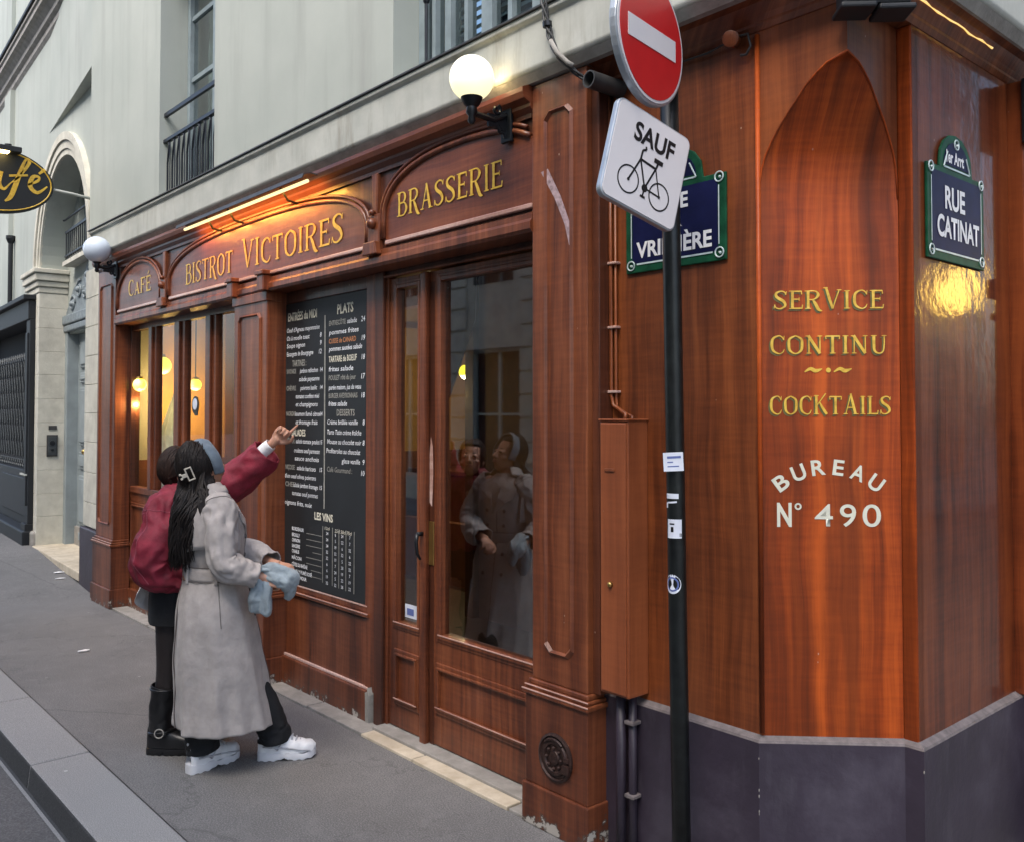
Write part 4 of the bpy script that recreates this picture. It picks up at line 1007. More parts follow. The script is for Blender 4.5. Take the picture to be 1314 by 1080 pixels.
# cornice round the corner
pr = [(.25, 3.06), (Yc - .005, 3.06), (Yc - .02, 3.075), (Yc - .02, 3.085), (Yc - .035, 3.10), (Yc - .07, 3.128), (Yc - .10, 3.135), (.25, 3.135)]
g = MB()
for (px, py, dx, dy) in (): pass
rings = [[(.326, y, z) for y, z in pr], [(1.06 + .0, y, z) for y, z in pr], [(1.548 - y, y, z) for y, z in pr], [(1.548 - y, 9, z) for y, z in pr]]
n = len(pr); vs = [p for r in rings for p in r]
g.add(vs, [(i * n + k, i * n + (k + 1) % n, (i + 1) * n + (k + 1) % n, (i + 1) * n + k) for i in range(3) for k in range(n)] + [tuple(range(n)), tuple(range(4 * n - 1, 3 * n - 1, -1))])
obj('corner_cornice', g, 'wood', shop)
obj('cornice_reflection', MB().tube([(1.497 + .002 * sin(i * 2.1), .38 + i * .052, 3.108 + .003 * sin(i * 1.3)) for i in range(13)], [.0014 + .003 * sin(i * 1.7) ** 2 for i in range(13)], 6), 'reflection_glow', shop)  # added glowing line in place of a warm reflection, no lamp here
# purple plinth round the corner with worn top ledge
P = [(.30, .085), (1.055, .085), (1.40, .430), (1.465, .430), (1.465, 1.36), (1.55, 1.36), (1.55, 9)]
g = MB(); vs = []
for x_, y_ in P: vs += [(x_, y_, -.02), (x_, y_, .59)]
g.add(vs, [(2 * i, 2 * i + 2, 2 * i + 3, 2 * i + 1) for i in range(len(P) - 1)])
pl = obj('corner_plinth', g, 'plinth', shop)
Q = [(.30, .112), (1.047, .112), (1.388, .452), (1.437, .452), (1.437, 1.38), (1.52, 1.38), (1.52, 9)]
g = MB(); vs = []
for (a, b), (c_, d) in zip(P, Q): vs += [(a, b, .59), (a + (c_ - a) * .15, b + (d - b) * .15, .598), (c_, d, .612)]
g.add(vs, [(3 * i + k, 3 * i + 3 + k, 3 * i + 4 + k, 3 * i + 1 + k) for i in range(len(P) - 1) for k in range(2)])
obj('plinth_ledge', g, 'plinth_edge', pl)
rc = random.Random(5); g = MB()
for k in range(14):
    (px_, py_) = ((1.055, .085), (1.465, .430), (1.40, .430))[k % 3 if k % 3 < 2 else 0]; z_ = rc.uniform(.02, .58); q = rc.uniform(.0015, .004); z_ = .58 * rc.random() ** 1.3
    g.sphere((px_ - .0005, py_ - .0005, z_), q, 6, 4, (.7, .7, 1.6))
obj('paint_chips', g, 'grey_stone', pl, kind='stuff')
obj('side_base', MB().box(1.36, 9, -.13, -.02, -.02, .36), 'iron', shop, BR, bevel=.01)
# sign writing on the chamfer: local x along chamfer
def cpaint(s, x0, x1, z, h, sizes=None):
    paint('lettering_shadow', s, 'gold_shadow', chp, CH, x0 - .005, x1 - .005, z - .006, h, -.0012, sizes)
    paint('lettering', s, 'gold', chp, CH, x0, x1, z, h, -.0035, sizes)
cpaint('SERVICE', .050, .432, 2.082, .063, [1, 1, 1, 1.05, 1, 1, 1])
cpaint('CONTINU', .037, .442, 1.926, .062)
cpaint('COCKTAILS', .034, .452, 1.716, .062, [1, 1, 1, 1.05, 1, 1.1, 1, 1, 1])
g = MB()
for x0 in (.155, .255): ribbon(g, C([(x0, 1.862, .004), (x0 + .02, 1.873, .011), (x0 + .038, 1.866, .013), (x0 + .06, 1.873, .003)]), -.002)
g.lathe([(.0085, 0), (.0085, .0005)], (.236, -.002, 1.868), (0, -1, 0), 14)
obj('flourish', g, 'gold', chp, CH)
# BUREAU arched, N° 490
for i, ch in enumerate('BUREAU'):
    a = (i - 2.5) * .262; r = .240
    text('lettering', ch, 'cream_letter', chp, CH, .233 + r * sin(a), 1.508 - .0 + r * (cos(a) - 1) + .002, .054, .047 if ch != 'E' else .037, -.002, bold=.022, rot=-a * .95)
text('lettering', 'N', 'cream_letter', chp, CH, .082, 1.331, .082, .050, -.002, bold=.03)
text('lettering', 'o', 'cream_letter', chp, CH, .129, 1.388, .034, .024, -.002, bold=.02)
for ch, cx, wd in (('4', .216, .062), ('9', .298, .055), ('0', .378, .062)):
    text('lettering', ch, 'cream_letter', chp, CH, cx, 1.331, .080, wd, -.002, bold=.004)

# =================================================================== THINGS ON THE FACADE
def globe_lamp(loc, lit, label, y_arm, r):
    x_, z_ = loc
    t = empty('globe_lamp', label, 'wall lamp', (x_, 0, z_ - .1), group='globe lamps on the fascia')
    # scroll bracket
    b = MB().box(x_ - .035, x_ + .035, -.018, .0, z_ - .24, z_ - .05); obj('wall_plate', b, 'iron', t, bevel=.005)
    b = MB().tube([(x_, -.01, z_ - .12), (x_, -.09, z_ - .155), (x_, y_arm + .03, z_ - .15), (x_, y_arm, z_ - .155)], .014, 8)
    b.tube([(x_, -.02 - .045 * (1 - cos(j * .45)) * .6, z_ - .22 + .02 * j * .6) for j in range(8)], .009, 6)
    b.tube([(x_, -.05 - .028 * (1 - j / 12) * cos(j * .7), z_ - .19 + .028 * (1 - j / 12) * sin(j * .7)) for j in range(11)], .008, 6)
    b.tube([(x_, -.07 - .026 * (1 - j / 12) * cos(j * .7 + 2), z_ - .105 + .026 * (1 - j / 12) * sin(j * .7 + 2)) for j in range(11)], .008, 6)
    b.box(x_ - .006, x_ + .006, -.12, -.02, z_ - .19, z_ - .13)
    obj('arm', b, 'iron', t, smooth=True, auto=40)
    c_ = MB().lathe([(.008, -.20), (.018, -.185), (.014, -.165), (.026, -.15), (.022, -.125), (.034, -.115), (.046, -.09), (.052, -.072), (.046, -.068)], (x_, y_arm, z_), (0, 0, 1), 24)
    obj('fitter', c_, 'iron', t, smooth=True, auto=50)
    obj('globe', MB().sphere((x_, y_arm, z_), r, 36, 24), 'globe_lit' if lit else 'globe_off', t, smooth=True)
    if lit:
        ld = bpy.data.lights.new('globe_bulb', 'POINT'); ld.energy = .14; ld.color = (1, .72, .32); ld.shadow_soft_size = .01
        lo = bpy.data.objects.new('globe_bulb', ld); COL.objects.link(lo); lo.parent = t; lo.location = Vector((x_, y_arm + r + .012, z_ + .01)) - t.location
    return t
globe_lamp((-.155, 3.158), True, 'lit round glass globe lamp on black bracket above the BRASSERIE lettering', -.21, .097)
globe_lamp((-5.45, 3.150), False, 'unlit white globe lamp on black bracket at the far left end of the fascia', -.17, .115)
# tube light over the main sign
tl = empty('tube_light', 'long lit tube lamp on two arms above the gold BISTROT VICTOIRES lettering', 'sign lamp', (-2.7, -.1, 3.04))
obj('tube', MB().tube([(-3.58, -.12, 3.045), (-1.765, -.12, 3.045)], .0105, 10), 'tube_lit', tl, smooth=True)
obj('hood', MB().profile([(-.175, 3.048), (-.165, 3.075), (-.12, 3.088), (-.075, 3.085), (-.078, 3.078), (-.12, 3.081), (-.16, 3.07), (-.17, 3.046)], -3.62, -1.73), 'pipe_dark', tl)
for xx in (-3.2, -2.85, -2.1): obj('arm', MB().tube([(xx, -.12, 3.07), (xx, -.07, 3.0), (xx, -.0, 2.99)], .008, 6), 'iron', tl)
ld = bpy.data.lights.new('tube_glow', 'AREA'); ld.shape = 'RECTANGLE'; ld.size = 1.8; ld.size_y = .03; ld.energy = 4.6; ld.color = (1, .43, .07)
lo = bpy.data.objects.new('tube_glow', ld); COL.objects.link(lo); lo.parent = tl; zz_ = Vector((0, -.62, .78)).normalized(); xx_ = Vector((1, 0, 0)); lo.matrix_local = Matrix.Translation(Vector((-2.67, -.105, 3.035)) - tl.location) @ Matrix((xx_, zz_.cross(xx_), zz_)).transposed().to_4x4()
# enamel street plates
def street_plate(fr, x0, x1, z0, z1, lines, label, yy):
    t = empty('street_name_plate', label, 'street sign', fr @ Vector(((x0 + x1) / 2, 0, z0)), group='enamel street name plates')
    m_ = (x0 + x1) / 2; hw = (x1 - x0) / 2
    def outline(ins):
        a = hw * .58 - ins * .8
        pts = [(m_ - hw + ins, z0 + ins), (m_ + hw - ins, z0 + ins), (m_ + hw - ins, z1 - ins)]
        pts += [(m_ + a, z1 - ins)]
        for i in range(9): q = i / 8; pts.append((m_ + a * cos(q * pi) , z1 - ins + (.135 - ins * .4) * sin(q * pi) ** .8))
        pts += [(m_ - a, z1 - ins), (m_ - hw + ins, z1 - ins)]
        o = []
        for p in pts:
            if not o or (abs(o[-1][0] - p[0]) + abs(o[-1][1] - p[1])) > 1e-5: o.append(p)
        return o
    obj('plate', MB().prism(outline(0), yy - .012, yy - .002), 'enamel_green', t, fr, bevel=.003)
    def rect(i0, i1, zz0, zz1, y_): return MB().box(x0 + i0, x1 - i1, y_, y_ + .001, zz0, zz1)
    obj('blue_field', rect(.035, .035, z0 + .035, z1 - .02, yy - .0135), 'enamel_blue', t, fr)
    a = hw * .58 - .03
    pts = [(m_ + a * cos(q / 10 * pi), z1 + .015 + .092 * sin(q / 10 * pi)) for q in range(11)]
    obj('blue_field', MB().prism(pts, yy - .0135, yy - .0125), 'enamel_blue', t, fr)
    ln = MB(); f_ = .004; y_ = yy - .0145
    X0, X1, Z0, Z1 = x0 + .028, x1 - .028, z0 + .03, z1 - .014
    ln.box(X0 + .03, X1 - .03, y_, y_ + .0008, Z0, Z0 + f_ * 1.6).box(X0, X0 + f_, y_, y_ + .0008, Z0 + .03, Z1 - .03).box(X1 - f_, X1, y_, y_ + .0008, Z0 + .03, Z1 - .03)
    for cx, cz in ((X0, Z0), (X1, Z0), (X0, Z1), (X1, Z1), (m_, z1 + .10)):
        ln.tube([(cx + .018 * cos(k * pi / 8), y_, cz + .018 * sin(k * pi / 8)) for k in range(16)], .0028, 5, closed=True)
        ln.sphere((cx + .004, y_, cz - .002), .0055, 8, 6)
    ln.box(m_ - a, m_ + a, y_, y_ + .0008, z1 + .002, z1 + .008)
    for k in range(2):
        s_ = 1 if k else -1; ln.tube([(m_ + s_ * a, y_, z1 + .005), (m_ + s_ * a * .72, y_, z1 + .062)], .003, 5)
    obj('pale_border', ln, 'enamel_line', t, fr)
    for s_, cx, cz, h_, wd in lines: text('lettering', s_, 'white_letter', t, fr, cx, cz, h_, wd, yy - .0155, bold=.03)
    for cx, cz in ((X0 + .0, Z0), (X1, Z0)): obj('screw', MB().sphere((cx, yy - .015, cz), .004, 8, 5), 'grey_stone', t, fr)
    return t
street_plate(WORLD, .448, .925, 2.272, 2.592, [('RUE', .69, 2.495, .058, .135), ('LA', .69, 2.425, .045, .075), ('VRILLIÈRE', .685, 2.330, .062, .36), ('1er Arrt', .686, 2.63, .04, .11)], 'blue and green enamel VRILLIÈRE street plate partly hidden behind the traffic sign pole', Yc)
street_plate(BR, .533, 1.020, 2.263, 2.600, [('RUE', .755, 2.455, .082, .17), ('CATINAT', .785, 2.350, .078, .36), ('1er Arrt', .76, 2.625, .045, .15)], 'blue and green enamel RUE CATINAT street plate on the side street wall', 0)
# meter box
bx = empty('meter_box', 'tall narrow brown painted metal utility box on the wall right of the door pilaster', 'utility box', (.47, .05, .63))
obj('body', MB().box(.402, .548, -.008, Yc, .635, 1.69), 'box_wood', bx, bevel=.006)
obj('door', MB().box(.410, .540, -.015, -.007, .645, 1.682), 'box_wood', bx, bevel=.004)
obj('label_slot', MB().box(.435, .485, -.020, -.014, 1.495, 1.507), 'wood', bx, bevel=.002)
obj('knob', MB().lathe([(.012, 0), (.010, .010), (.004, .014)], (.463, -.015, 1.06), (0, -1, 0), 14), 'brass', bx, smooth=True)
obj('lid', MB().box(.398, .552, -.014, Yc, 1.69, 1.698), 'box_wood', bx, bevel=.002)
# gas pipes up the wall
pp = empty('wall_pipe', 'thin pair of brown painted pipes rising from the utility box behind the traffic sign', 'pipe', (.36, Yc, 1.7))
for xx in (.368, .392):
    pass
obj('pipe', MB().tube([(.47, .06, 1.69), (.47, .07, 1.715), (.42, .085, 1.735), (.385, .09, 1.75), (.375, .09, 1.79), (.373, .09, 2.2), (.370, .09, 3.05)], .008, 8), 'corner_l', pp, smooth=True)
obj('pipe', MB().tube([(.50, .07, 1.69), (.495, .08, 1.705), (.44, .095, 1.722), (.40, .095, 1.74), (.395, .095, 1.79), (.393, .095, 3.05)], .006, 8), 'corner_l', pp, smooth=True)
for zz in (1.80, 2.06, 2.32, 2.6): obj('pipe_clip', MB().box(.355, .408, .078, Yc, zz, zz + .010), 'wood_edge', pp, bevel=.002)
dp = empty('drain_pipe', 'two purple grey painted pipes running down the base below the utility box', 'pipe', (.47, .06, 0))
obj('pipe', MB().tube([(.452, .055, -.02), (.452, .055, .64)], .020, 12), 'plinth', dp, smooth=True)
obj('pipe', MB().tube([(.506, .062, -.02), (.506, .062, .64)], .016, 12), 'plinth', dp, smooth=True)
for zz in (.24, .52): obj('pipe_clip', MB().box(.484, .53, .035, .085, zz, zz + .014), 'plinth_edge', dp, bevel=.003)
# open ended conduit near the ledge
cn = empty('conduit_stub', 'short open ended dark grey conduit tube below the ledge, right of the pilaster top', 'conduit', (.45, .05, 3.0))
tdir = Vector((.06, 1, -.02)).normalized()
q0 = Vector((.400, -.065, 3.035))
c_ = MB(); c_.lathe([(.0001, .15), (.029, .15), (.029, .0), (.035, 0), (.035, .20), (.0001, .20)], q0, tdir, 24)
obj('tube', c_, 'pipe_dark', cn, smooth=True, auto=40)
# round junction with cable loop
jn = empty('spot_fitting', 'small round brown ended fitting with a cable loop under the corner cornice', 'light fitting', (.98, .08, 3.04))
ax = (cam.location - Vector((.985, .05, 3.04))); ax = Vector((.35, -.9, -.25)).normalized()
obj('body', MB().lathe([(.027, -.05), (.029, -.02), (.029, .0), (.026, .002)], (.985, .045, 3.04), ax, 20), 'corner_l', jn, smooth=True, auto=40)
obj('cable', MB().tube([(.99, .07, 3.05), (1.03, .085, 3.055), (1.038, .09, 3.01), (1.02, .09, 2.985), (.995, .092, 2.99)], .005, 6).tube([(.97, .08, 3.05), (.85, .09, 3.04), (.6, .095, 3.05), (.45, .095, 3.055)], .004, 6), 'pipe_dark', jn, smooth=True)
# cable bundle from the wall above
cb = empty('cable_bundle', 'twisted dark cables hanging over the stone ledge above the door pilaster', 'cable', (.2, -.1, 3.3))
base = [(.155, -.06, 3.75), (.158, -.07, 3.55), (.165, -.085, 3.46), (.175, -.095, 3.40), (.19, -.085, 3.30), (.205, -.08, 3.24), (.24, -.075, 3.17), (.29, -.05, 3.11), (.33, .0, 3.06)]
for k in range(3):
    pts = []
    for i in range(33):
        t = i / 32 * 8; j = min(int(t), 7); u_ = t - j; p = Vector(base[j]).lerp(Vector(base[j + 1]), u_)
        pts.append(p + Vector((.011 * cos(i * .55 + k * 2.1), .010 * sin(i * .55 + k * 2.1), 0)))
    obj('cable', MB().tube(pts, .0055, 6), 'pipe_dark', cb, smooth=True)
obj('cable_tie', MB().tube([(.187, -.088, 3.325), (.189, -.087, 3.305)], .020, 10), 'iron', cb)
obj('cable', MB().tube([(.21, -.09, 3.24), (.245, -.085, 3.18), (.29, -.07, 3.13), (.31, -.06, 3.115)], .010, 8), 'grey_stone', cb, smooth=True)
# floodlight at the top of the chamfer
fl_ = empty('floodlight', 'dark blue grey floodlight housing above the pointed arch at the corner', 'floodlight', CH @ Vector((.33, -.1, 3.1)))
obj('housing', MB().box(.195, .405, -.35, -.26, 2.995, 3.06), 'navy', fl_, CH, bevel=.012)
obj('rim', MB().box(.186, .296, -.36, -.25, 2.982, 3.000).box(.302, .415, -.36, -.25, 2.974, 2.992), 'navy', fl_, CH, bevel=.006)
# traffic sign
ts = empty('traffic_sign', 'dark pole carrying a red no entry disc above a white SAUF bicycle plate', 'traffic sign', (.80, -.01, 0))
pb = Vector((.795, -.005, 0)); pt = Vector((.805, -.075, 3.02))
obj('pole', MB().tube([pb, pb.lerp(pt, .25), pb.lerp(pt, .5), pb.lerp(pt, .75), pt], .033, 24), 'pole', ts, smooth=True)
def pl_frame(c_, ya, roll):
    hx = Vector((cos(ya), sin(ya), 0)); nn = Vector((-sin(ya), cos(ya), 0)); up = Vector((0, 0, 1))
    m_ = Matrix((hx, nn, up)).transposed().to_4x4(); m_.translation = c_
    return m_ @ Matrix.Rotation(roll, 4, 'Y')
FS = pl_frame(Vector((.876, -.281, 2.552)), 1.476, .268)
FD = pl_frame(Vector((.880, -.262, 2.988)), 1.745, .0)
def rrect(w_, h_, r, n=6):
    pts = []
    for cx, cz, a0 in ((w_ / 2 - r, -h_ / 2 + r, -pi / 2), (w_ / 2 - r, h_ / 2 - r, 0), (-w_ / 2 + r, h_ / 2 - r, pi / 2), (-w_ / 2 + r, -h_ / 2 + r, pi)):
        for i in range(n + 1): a = a0 + pi / 2 * i / n; pts.append((cx + r * cos(a), cz + r * sin(a)))
    return pts
sp = obj('bicycle_plate', MB().prism(rrect(.352, .352, .03), -.002, .022), 'sign_back', ts, FS, bevel=.004)
obj('plate_face', MB().prism(rrect(.338, .338, .024), -.0045, -.0015), 'sign_white', sp, FS)
text('lettering', 'SAUF', 'black', sp, FS, .010, .062, .066, .190, -.0055, bold=.03)
bk = MB(); yy = -.0053
def ring(cx, cz, r, w_=.0056, n=28):
    cx *= 1.05; cz = cz * 1.05 - .008; r *= 1.03
    vs = []
    for i in range(n): a = 2 * pi * i / n; vs += [(cx + (r - w_ / 2) * cos(a), yy, cz + (r - w_ / 2) * sin(a)), (cx + (r + w_ / 2) * cos(a), yy, cz + (r + w_ / 2) * sin(a))]
    bk.add(vs, [(2 * i, 2 * i + 1, (2 * i + 3) % (2 * n), (2 * i + 2) % (2 * n)) for i in range(n)])
def ln_(a, b, w_=.005):
    global yy; w_ *= 1.35; a = (a[0] * 1.05, a[1] * 1.05 - .008); b = (b[0] * 1.05, b[1] * 1.05 - .008)
    yy -= .00005; ribbon(bk, [(a[0], a[1], w_), (b[0], b[1], w_)], yy)
wl, wr = (-.068, -.070), (.072, -.073)
ring(*wl, .045); ring(*wr, .045)
bb = (.005, -.070); st_ = (.036, .010); hd = (-.034, .014)
for a, b, w_ in ((bb, st_, .0055), (bb, hd, .0055), (hd, st_, .0065), (st_, wr, .004), (bb, wr, .0045), (hd, wl, .0055), (hd, (-.032, .045), .006), ((-.032, .045), (-.018, .052), .006), (st_, (.042, .034), .006), ((.022, .036), (.062, .036), .012), (bb, (.002, -.098), .005), ((-.008, -.10), (.014, -.10), .006), ((-.018, .052), (-.022, .062), .006)): ln_(a, b, w_)
yy = -.0057; ring(*bb, .009, .009, 14); ring(*wl, .003, .006, 10); ring(*wr, .003, .006, 10)
obj('bicycle_symbol', bk, 'black', sp, FS)
def disc(r, y0, y1, n=48): return MB().prism([(r * cos(2 * pi * i / n), r * sin(2 * pi * i / n)) for i in range(n)], y0, y1)
sd_ = obj('no_entry_disc', disc(.226, -.002, .024), 'sign_back', ts, FD, smooth=False, bevel=.004)
obj('white_rim', disc(.216, -.0045, -.0015), 'sign_white', sd_, FD)
obj('red_face', disc(.206, -.0065, -.004), 'sign_red', sd_, FD)
obj('white_bar', MB().box(-.158, .158, -.0085, -.006, -.037, .037), 'sign_white', sd_, FD)
obj('clamp', MB().tube([pb.lerp(pt, .868), pb.lerp(pt, .885)], .046, 16), 'sign_back', ts)
obj('clamp', MB().box(.79, .846, -.12, -.07, 2.50, 2.54), 'sign_back', ts)
obj('clamp', MB().box(.79, .840, -.12, -.07, 2.95, 3.0), 'sign_back', ts)
obj('pole_cap', MB().tube([pt, pt + Vector((0, 0, .02))], .042, 16), 'pole', ts)
# stickers wrapped on the pole facing the camera
def sticker(z0, z1, a0, a1, mat, lean=0., r=.0338, par=None):
    t = (z0 + z1) / 2 / 3.02; c0 = pb.lerp(pt, t); va = atan2(-2.595, 2.03)
    g = MB(); n = 10; vs = []
    for i in range(n + 1):
        a = va + a0 + (a1 - a0) * i / n
        for z in (z0, z1): vs.append((c0.x + r * cos(a), c0.y + r * sin(a), z + lean * (i / n - .5)))
    g.add(vs, [(2 * i, 2 * i + 2, 2 * i + 3, 2 * i + 1) for i in range(n)])
    return obj('sticker', g, mat, par or ts)
c0 = pb.lerp(pt, 1.55 / 3.02)
SF = pl_frame(pb.lerp(pt, 1.55 / 3.02) + Vector((.027, -.0335, 0)), radians(40), radians(-3))
s1 = obj('sticker', MB().box(-.042, .028, -.001, .0, -.033, .033), 'white_sticker', ts, SF)
for z0_, z1_, x0_, x1_ in ((.012, .020, -.028, .020), (-.003, .001, -.028, -.008), (-.018, -.014, -.028, .012)): obj('sticker_print', MB().box(x0_, x1_, -.0016, -.0009, z0_, z1_), 'sticker_blue', s1, SF)
s2 = sticker(1.418, 1.436, -1.2, .3, 'white_sticker'); sticker(1.402, 1.408, -1.0, .1, 'white_sticker', .004)
sticker(1.385, 1.404, -1.25, -.95, 'white_sticker')
s3 = sticker(1.278, 1.345, -1.05, .6, 'white_sticker'); sticker(1.284, 1.296, -1.0, .55, 'black', 0, .0341, s3); sticker(1.300, 1.318, -.6, -.3, 'black', 0, .0341, s3)
sticker(1.326, 1.331, -.75, -.2, 'black', 0, .0341, s3)
g = MB(); cS = pb.lerp(pt, 1.115 / 3.02); va = atan2(-2.595, 2.03); vs = []; nr, na = 3, 28
def ann(r0, r1, rr):
    g = MB(); vs = []
    for i in range(na):
        t = 2 * pi * i / na
        for q in (r0, r1):
            a = va - .55 + q * cos(t) / .035; vs.append((cS.x + rr * cos(a), cS.y + rr * sin(a), 1.115 + q * sin(t)))
    g.add(vs, [(2 * i, 2 * i + 1, (2 * i + 3) % (2 * na), (2 * i + 2) % (2 * na)) for i in range(na)]); return g
s4 = obj('sticker', ann(.001, .034, .0338), 'white_sticker', ts); obj('sticker_ring', ann(.020, .026, .0341), 'sticker_blue', s4)

# oval cafe sign
ov = empty('cafe_sign', 'oval black hanging sign with gold script Café, lit from a small lamp above', 'hanging sign', (-6.45, -.75, 3.86))
FO = frame(-6.45, -.78, 90)
def ell(a, b, n=48): return [(a * cos(2 * pi * i / n), 3.86 + b * sin(2 * pi * i / n)) for i in range(n)]
pan = obj('panel', MB().prism(ell(.50, .305), -.03, .03), 'navy', ov, FO, bevel=.006)
obj('gold_rim', MB().tube([(.475 * cos(2 * pi * i / 48), -.033, 3.86 + .282 * sin(2 * pi * i / 48)) for i in range(48)], .006, 6, closed=True), 'gold', pan, FO)
sc = MB()
def script(pts, w0=.03):
    P_ = C([(a * 1.04 + .045, b + .01, c_) for a, b, c_ in pts], 6); ribbon(sc, P_, -.034 - .0004 * len(sc.f) / 40)
o_ = 3.80
script([(-.16, o_ + .20, .012), (-.23, o_ + .24, .03), (-.34, o_ + .15, .045), (-.36, o_ + .0, .045), (-.26, o_ - .06, .03), (-.14, o_ + .02, .012)])
script([(.0, o_ + .11, .02), (-.07, o_ + .12, .03), (-.12, o_ + .03, .04), (-.07, o_ - .03, .03), (.0, o_ + .06, .02)]); script([(.01, o_ + .13, .03), (-.01, o_ + .02, .04), (.03, o_ - .03, .025), (.08, o_ + .03, .01)])
script([(.08, o_ + .03, .01), (.16, o_ + .12, .02), (.23, o_ + .25, .03), (.20, o_ + .27, .02), (.15, o_ + .12, .04), (.09, o_ - .08, .04), (.04, o_ - .14, .015)]); script([(.07, o_ + .10, .02), (.22, o_ + .13, .02)])
script([(.22, o_ + .04, .015), (.30, o_ + .09, .025), (.31, o_ + .13, .02), (.26, o_ + .12, .035), (.24, o_ + .03, .04), (.30, o_ - .02, .03), (.38, o_ + .05, .012)]); script([(.31, o_ + .16, .02), (.36, o_ + .21, .03)])
obj('lettering', sc, 'gold', pan, FO)
obj('bracket', MB().tube([(-6.45, .12, 3.81), (-6.45, -.1, 3.835), (-6.45, -.32, 3.85)], .014, 8).tube([(-6.45, .12, 3.81), (-6.45, .10, 3.81)], .035, 12), 'ledge', ov, smooth=True)
lm = MB().box(-.19, .20, -.14, .0, 4.115, 4.165); obj('lamp_housing', lm, 'navy', ov, FO, bevel=.006)
obj('lamp_knob', MB().tube([(.10, -.07, 4.165), (.10, -.07, 4.19)], .03, 12), 'navy', ov, FO)
obj('lamp_lens', MB().box(-.17, .10, -.13, -.045, 4.105, 4.116), 'lamp_glow', ov, FO)
obj('lamp_stay', MB().box(-.02, .02, -.035, .035, 4.15, 4.2), 'navy', ov, FO)

# litter
for (x_, y_, r_, nm, lb) in ((-4.12, -.61, .03, 'paper_scrap', 'white paper scrap lying on the open asphalt left of the boots'), (-7.35, .05, .05, 'paper_scrap', 'white paper scrap near the pale threshold of the carriage door'), (-7.05, -.02, .03, 'paper_scrap', 'tiny white scrap by the left end of the wooden front')):
    g = MB(); n = 9; pts = [(x_ + r_ * random.uniform(.6, 1.3) * cos(2 * pi * i / n) * .7, y_ + r_ * random.uniform(.6, 1.3) * sin(2 * pi * i / n) * 1.6, gz(x_) + .006 + random.uniform(0, .006)) for i in range(n)]
    c_ = (x_, y_, gz(x_) + .016); g.add(pts + [c_], [(i, (i + 1) % n, n) for i in range(n)]); g.add([(a, b, gz(x_) + .004) for a, b, _ in pts], [tuple(range(n))])
    tag(obj(nm, g, 'white_letter'), lb, 'litter')

# =================================================================== BISTRO ROOM
rm = empty('bistro_room', None, None, (-2, 2, 0), kind='structure')
obj('floor', MB().box(-5.95, 1.3, .2, 5.2, -.05, .0), 'room_floor', rm)
obj('ceiling', MB().box(-5.95, 1.3, .2, 5.2, 3.0, 3.1), 'room_ceiling', rm)
obj('back_wall', MB().box(-5.95, 1.3, 5.0, 5.2, 0, 3.0), 'cream_wall', rm)
obj('side_wall', MB().box(-5.98, -5.9, .2, 5.0, 0, 3.0), 'cream_wall', rm)
obj('side_wall', MB().box(1.0, 1.02, .2, 5.0, 0, 3.0), 'room_wood', rm)
obj('wainscot', MB().box(-5.9, 1.0, 4.95, 5.0, 0, 1.2).box(-5.9, -5.86, .2, 4.95, 0, 1.2), 'room_wood', rm)
obj('partition', MB().box(-3.12, 1.0, 2.2, 2.26, 0, 3.0), 'room_wood', rm)
obj('partition_post', MB().box(-3.18, -3.06, 2.14, 2.32, 0, 3.0), 'wood_dark', rm, bevel=.01)
obj('sofa_back', MB().box(-5.2, -3.2, 2.9, 3.0, 0, .62), 'room_wood', rm)
obj('shop_back_lining', MB().box(-2.88, -1.44, .21, .24, 0, 3.0).box(.03, 1.0, .3, .33, 0, 3), 'room_wood', rm)
cbar = empty('bar_counter', 'dark wooden bar counter inside the bistro, behind the left window', 'bar counter', (-4, 3.6, 0))
obj('front', MB().box(-5.6, -4.6, 3.4, 3.9, 0, 1.05), 'room_wood', cbar, bevel=.01); obj('top', MB().box(-5.7, -4.5, 3.3, 4.0, 1.05, 1.10), 'wood_dark', cbar, bevel=.008)
def ipoint(u, v, d):   # a point seen through the glass, metres along the optical axis
    Rr = Vector((sin(radians(YAW)), cos(radians(YAW)), 0)); Up = Rr.cross(fwd)
    return cam.location + (fwd + Rr * (u - 657) / 1150 - Up * (v - 499.9) / 1150) * d
for k, (px, py, pz, r, lb) in enumerate(((-6.0 + .35, 1.9, 2.55, .13, ''),)): pass
lampspec = ((-5.49, .42, 2.155, .082, 'large glowing yellow globe pendant behind the second window pane'), (-5.40, .19, 1.972, .058, 'small yellow globe lamp low behind the leftmost window pane'),
            (-5.48, .73, 1.985, .055, 'yellow globe lamp behind the third pane, the right of two'), (-5.56, .66, 1.948, .055, 'yellow globe lamp behind the third pane, mostly hidden by the mullion'), (-4.40, 3.12, 2.14, .075, 'small yellow globe lamp seen through the wide glazed door'))
for px, py, pz, r, lb in lampspec:
    en = 14 if px > -5 else 3.4
    t = empty('pendant_lamp', lb, 'pendant lamp', (px, py, pz), group='yellow globe lamps in the bistro')
    obj('globe', MB().sphere((px, py, pz), r, 24, 16), 'warm_globe', t, smooth=True)
    obj('cord', MB().tube([(px, py, pz + r * .95), (px, py, 3.0)], .006, 6), 'iron', t)
    obj('gallery', MB().lathe([(.035, r * .93), (.03, r * 1.2), (.008, r * 1.35)], (px, py, pz), (0, 0, 1), 14), 'brass', t)
    ld = bpy.data.lights.new('pendant_bulb', 'POINT'); ld.energy = en; ld.color = (1, .62, .22) if px < -5 else (1, .80, .45); ld.shadow_soft_size = .02
    lo = bpy.data.objects.new('pendant_bulb', ld); COL.objects.link(lo); lo.parent = t; lo.location = (0, -.0, -r - .12)
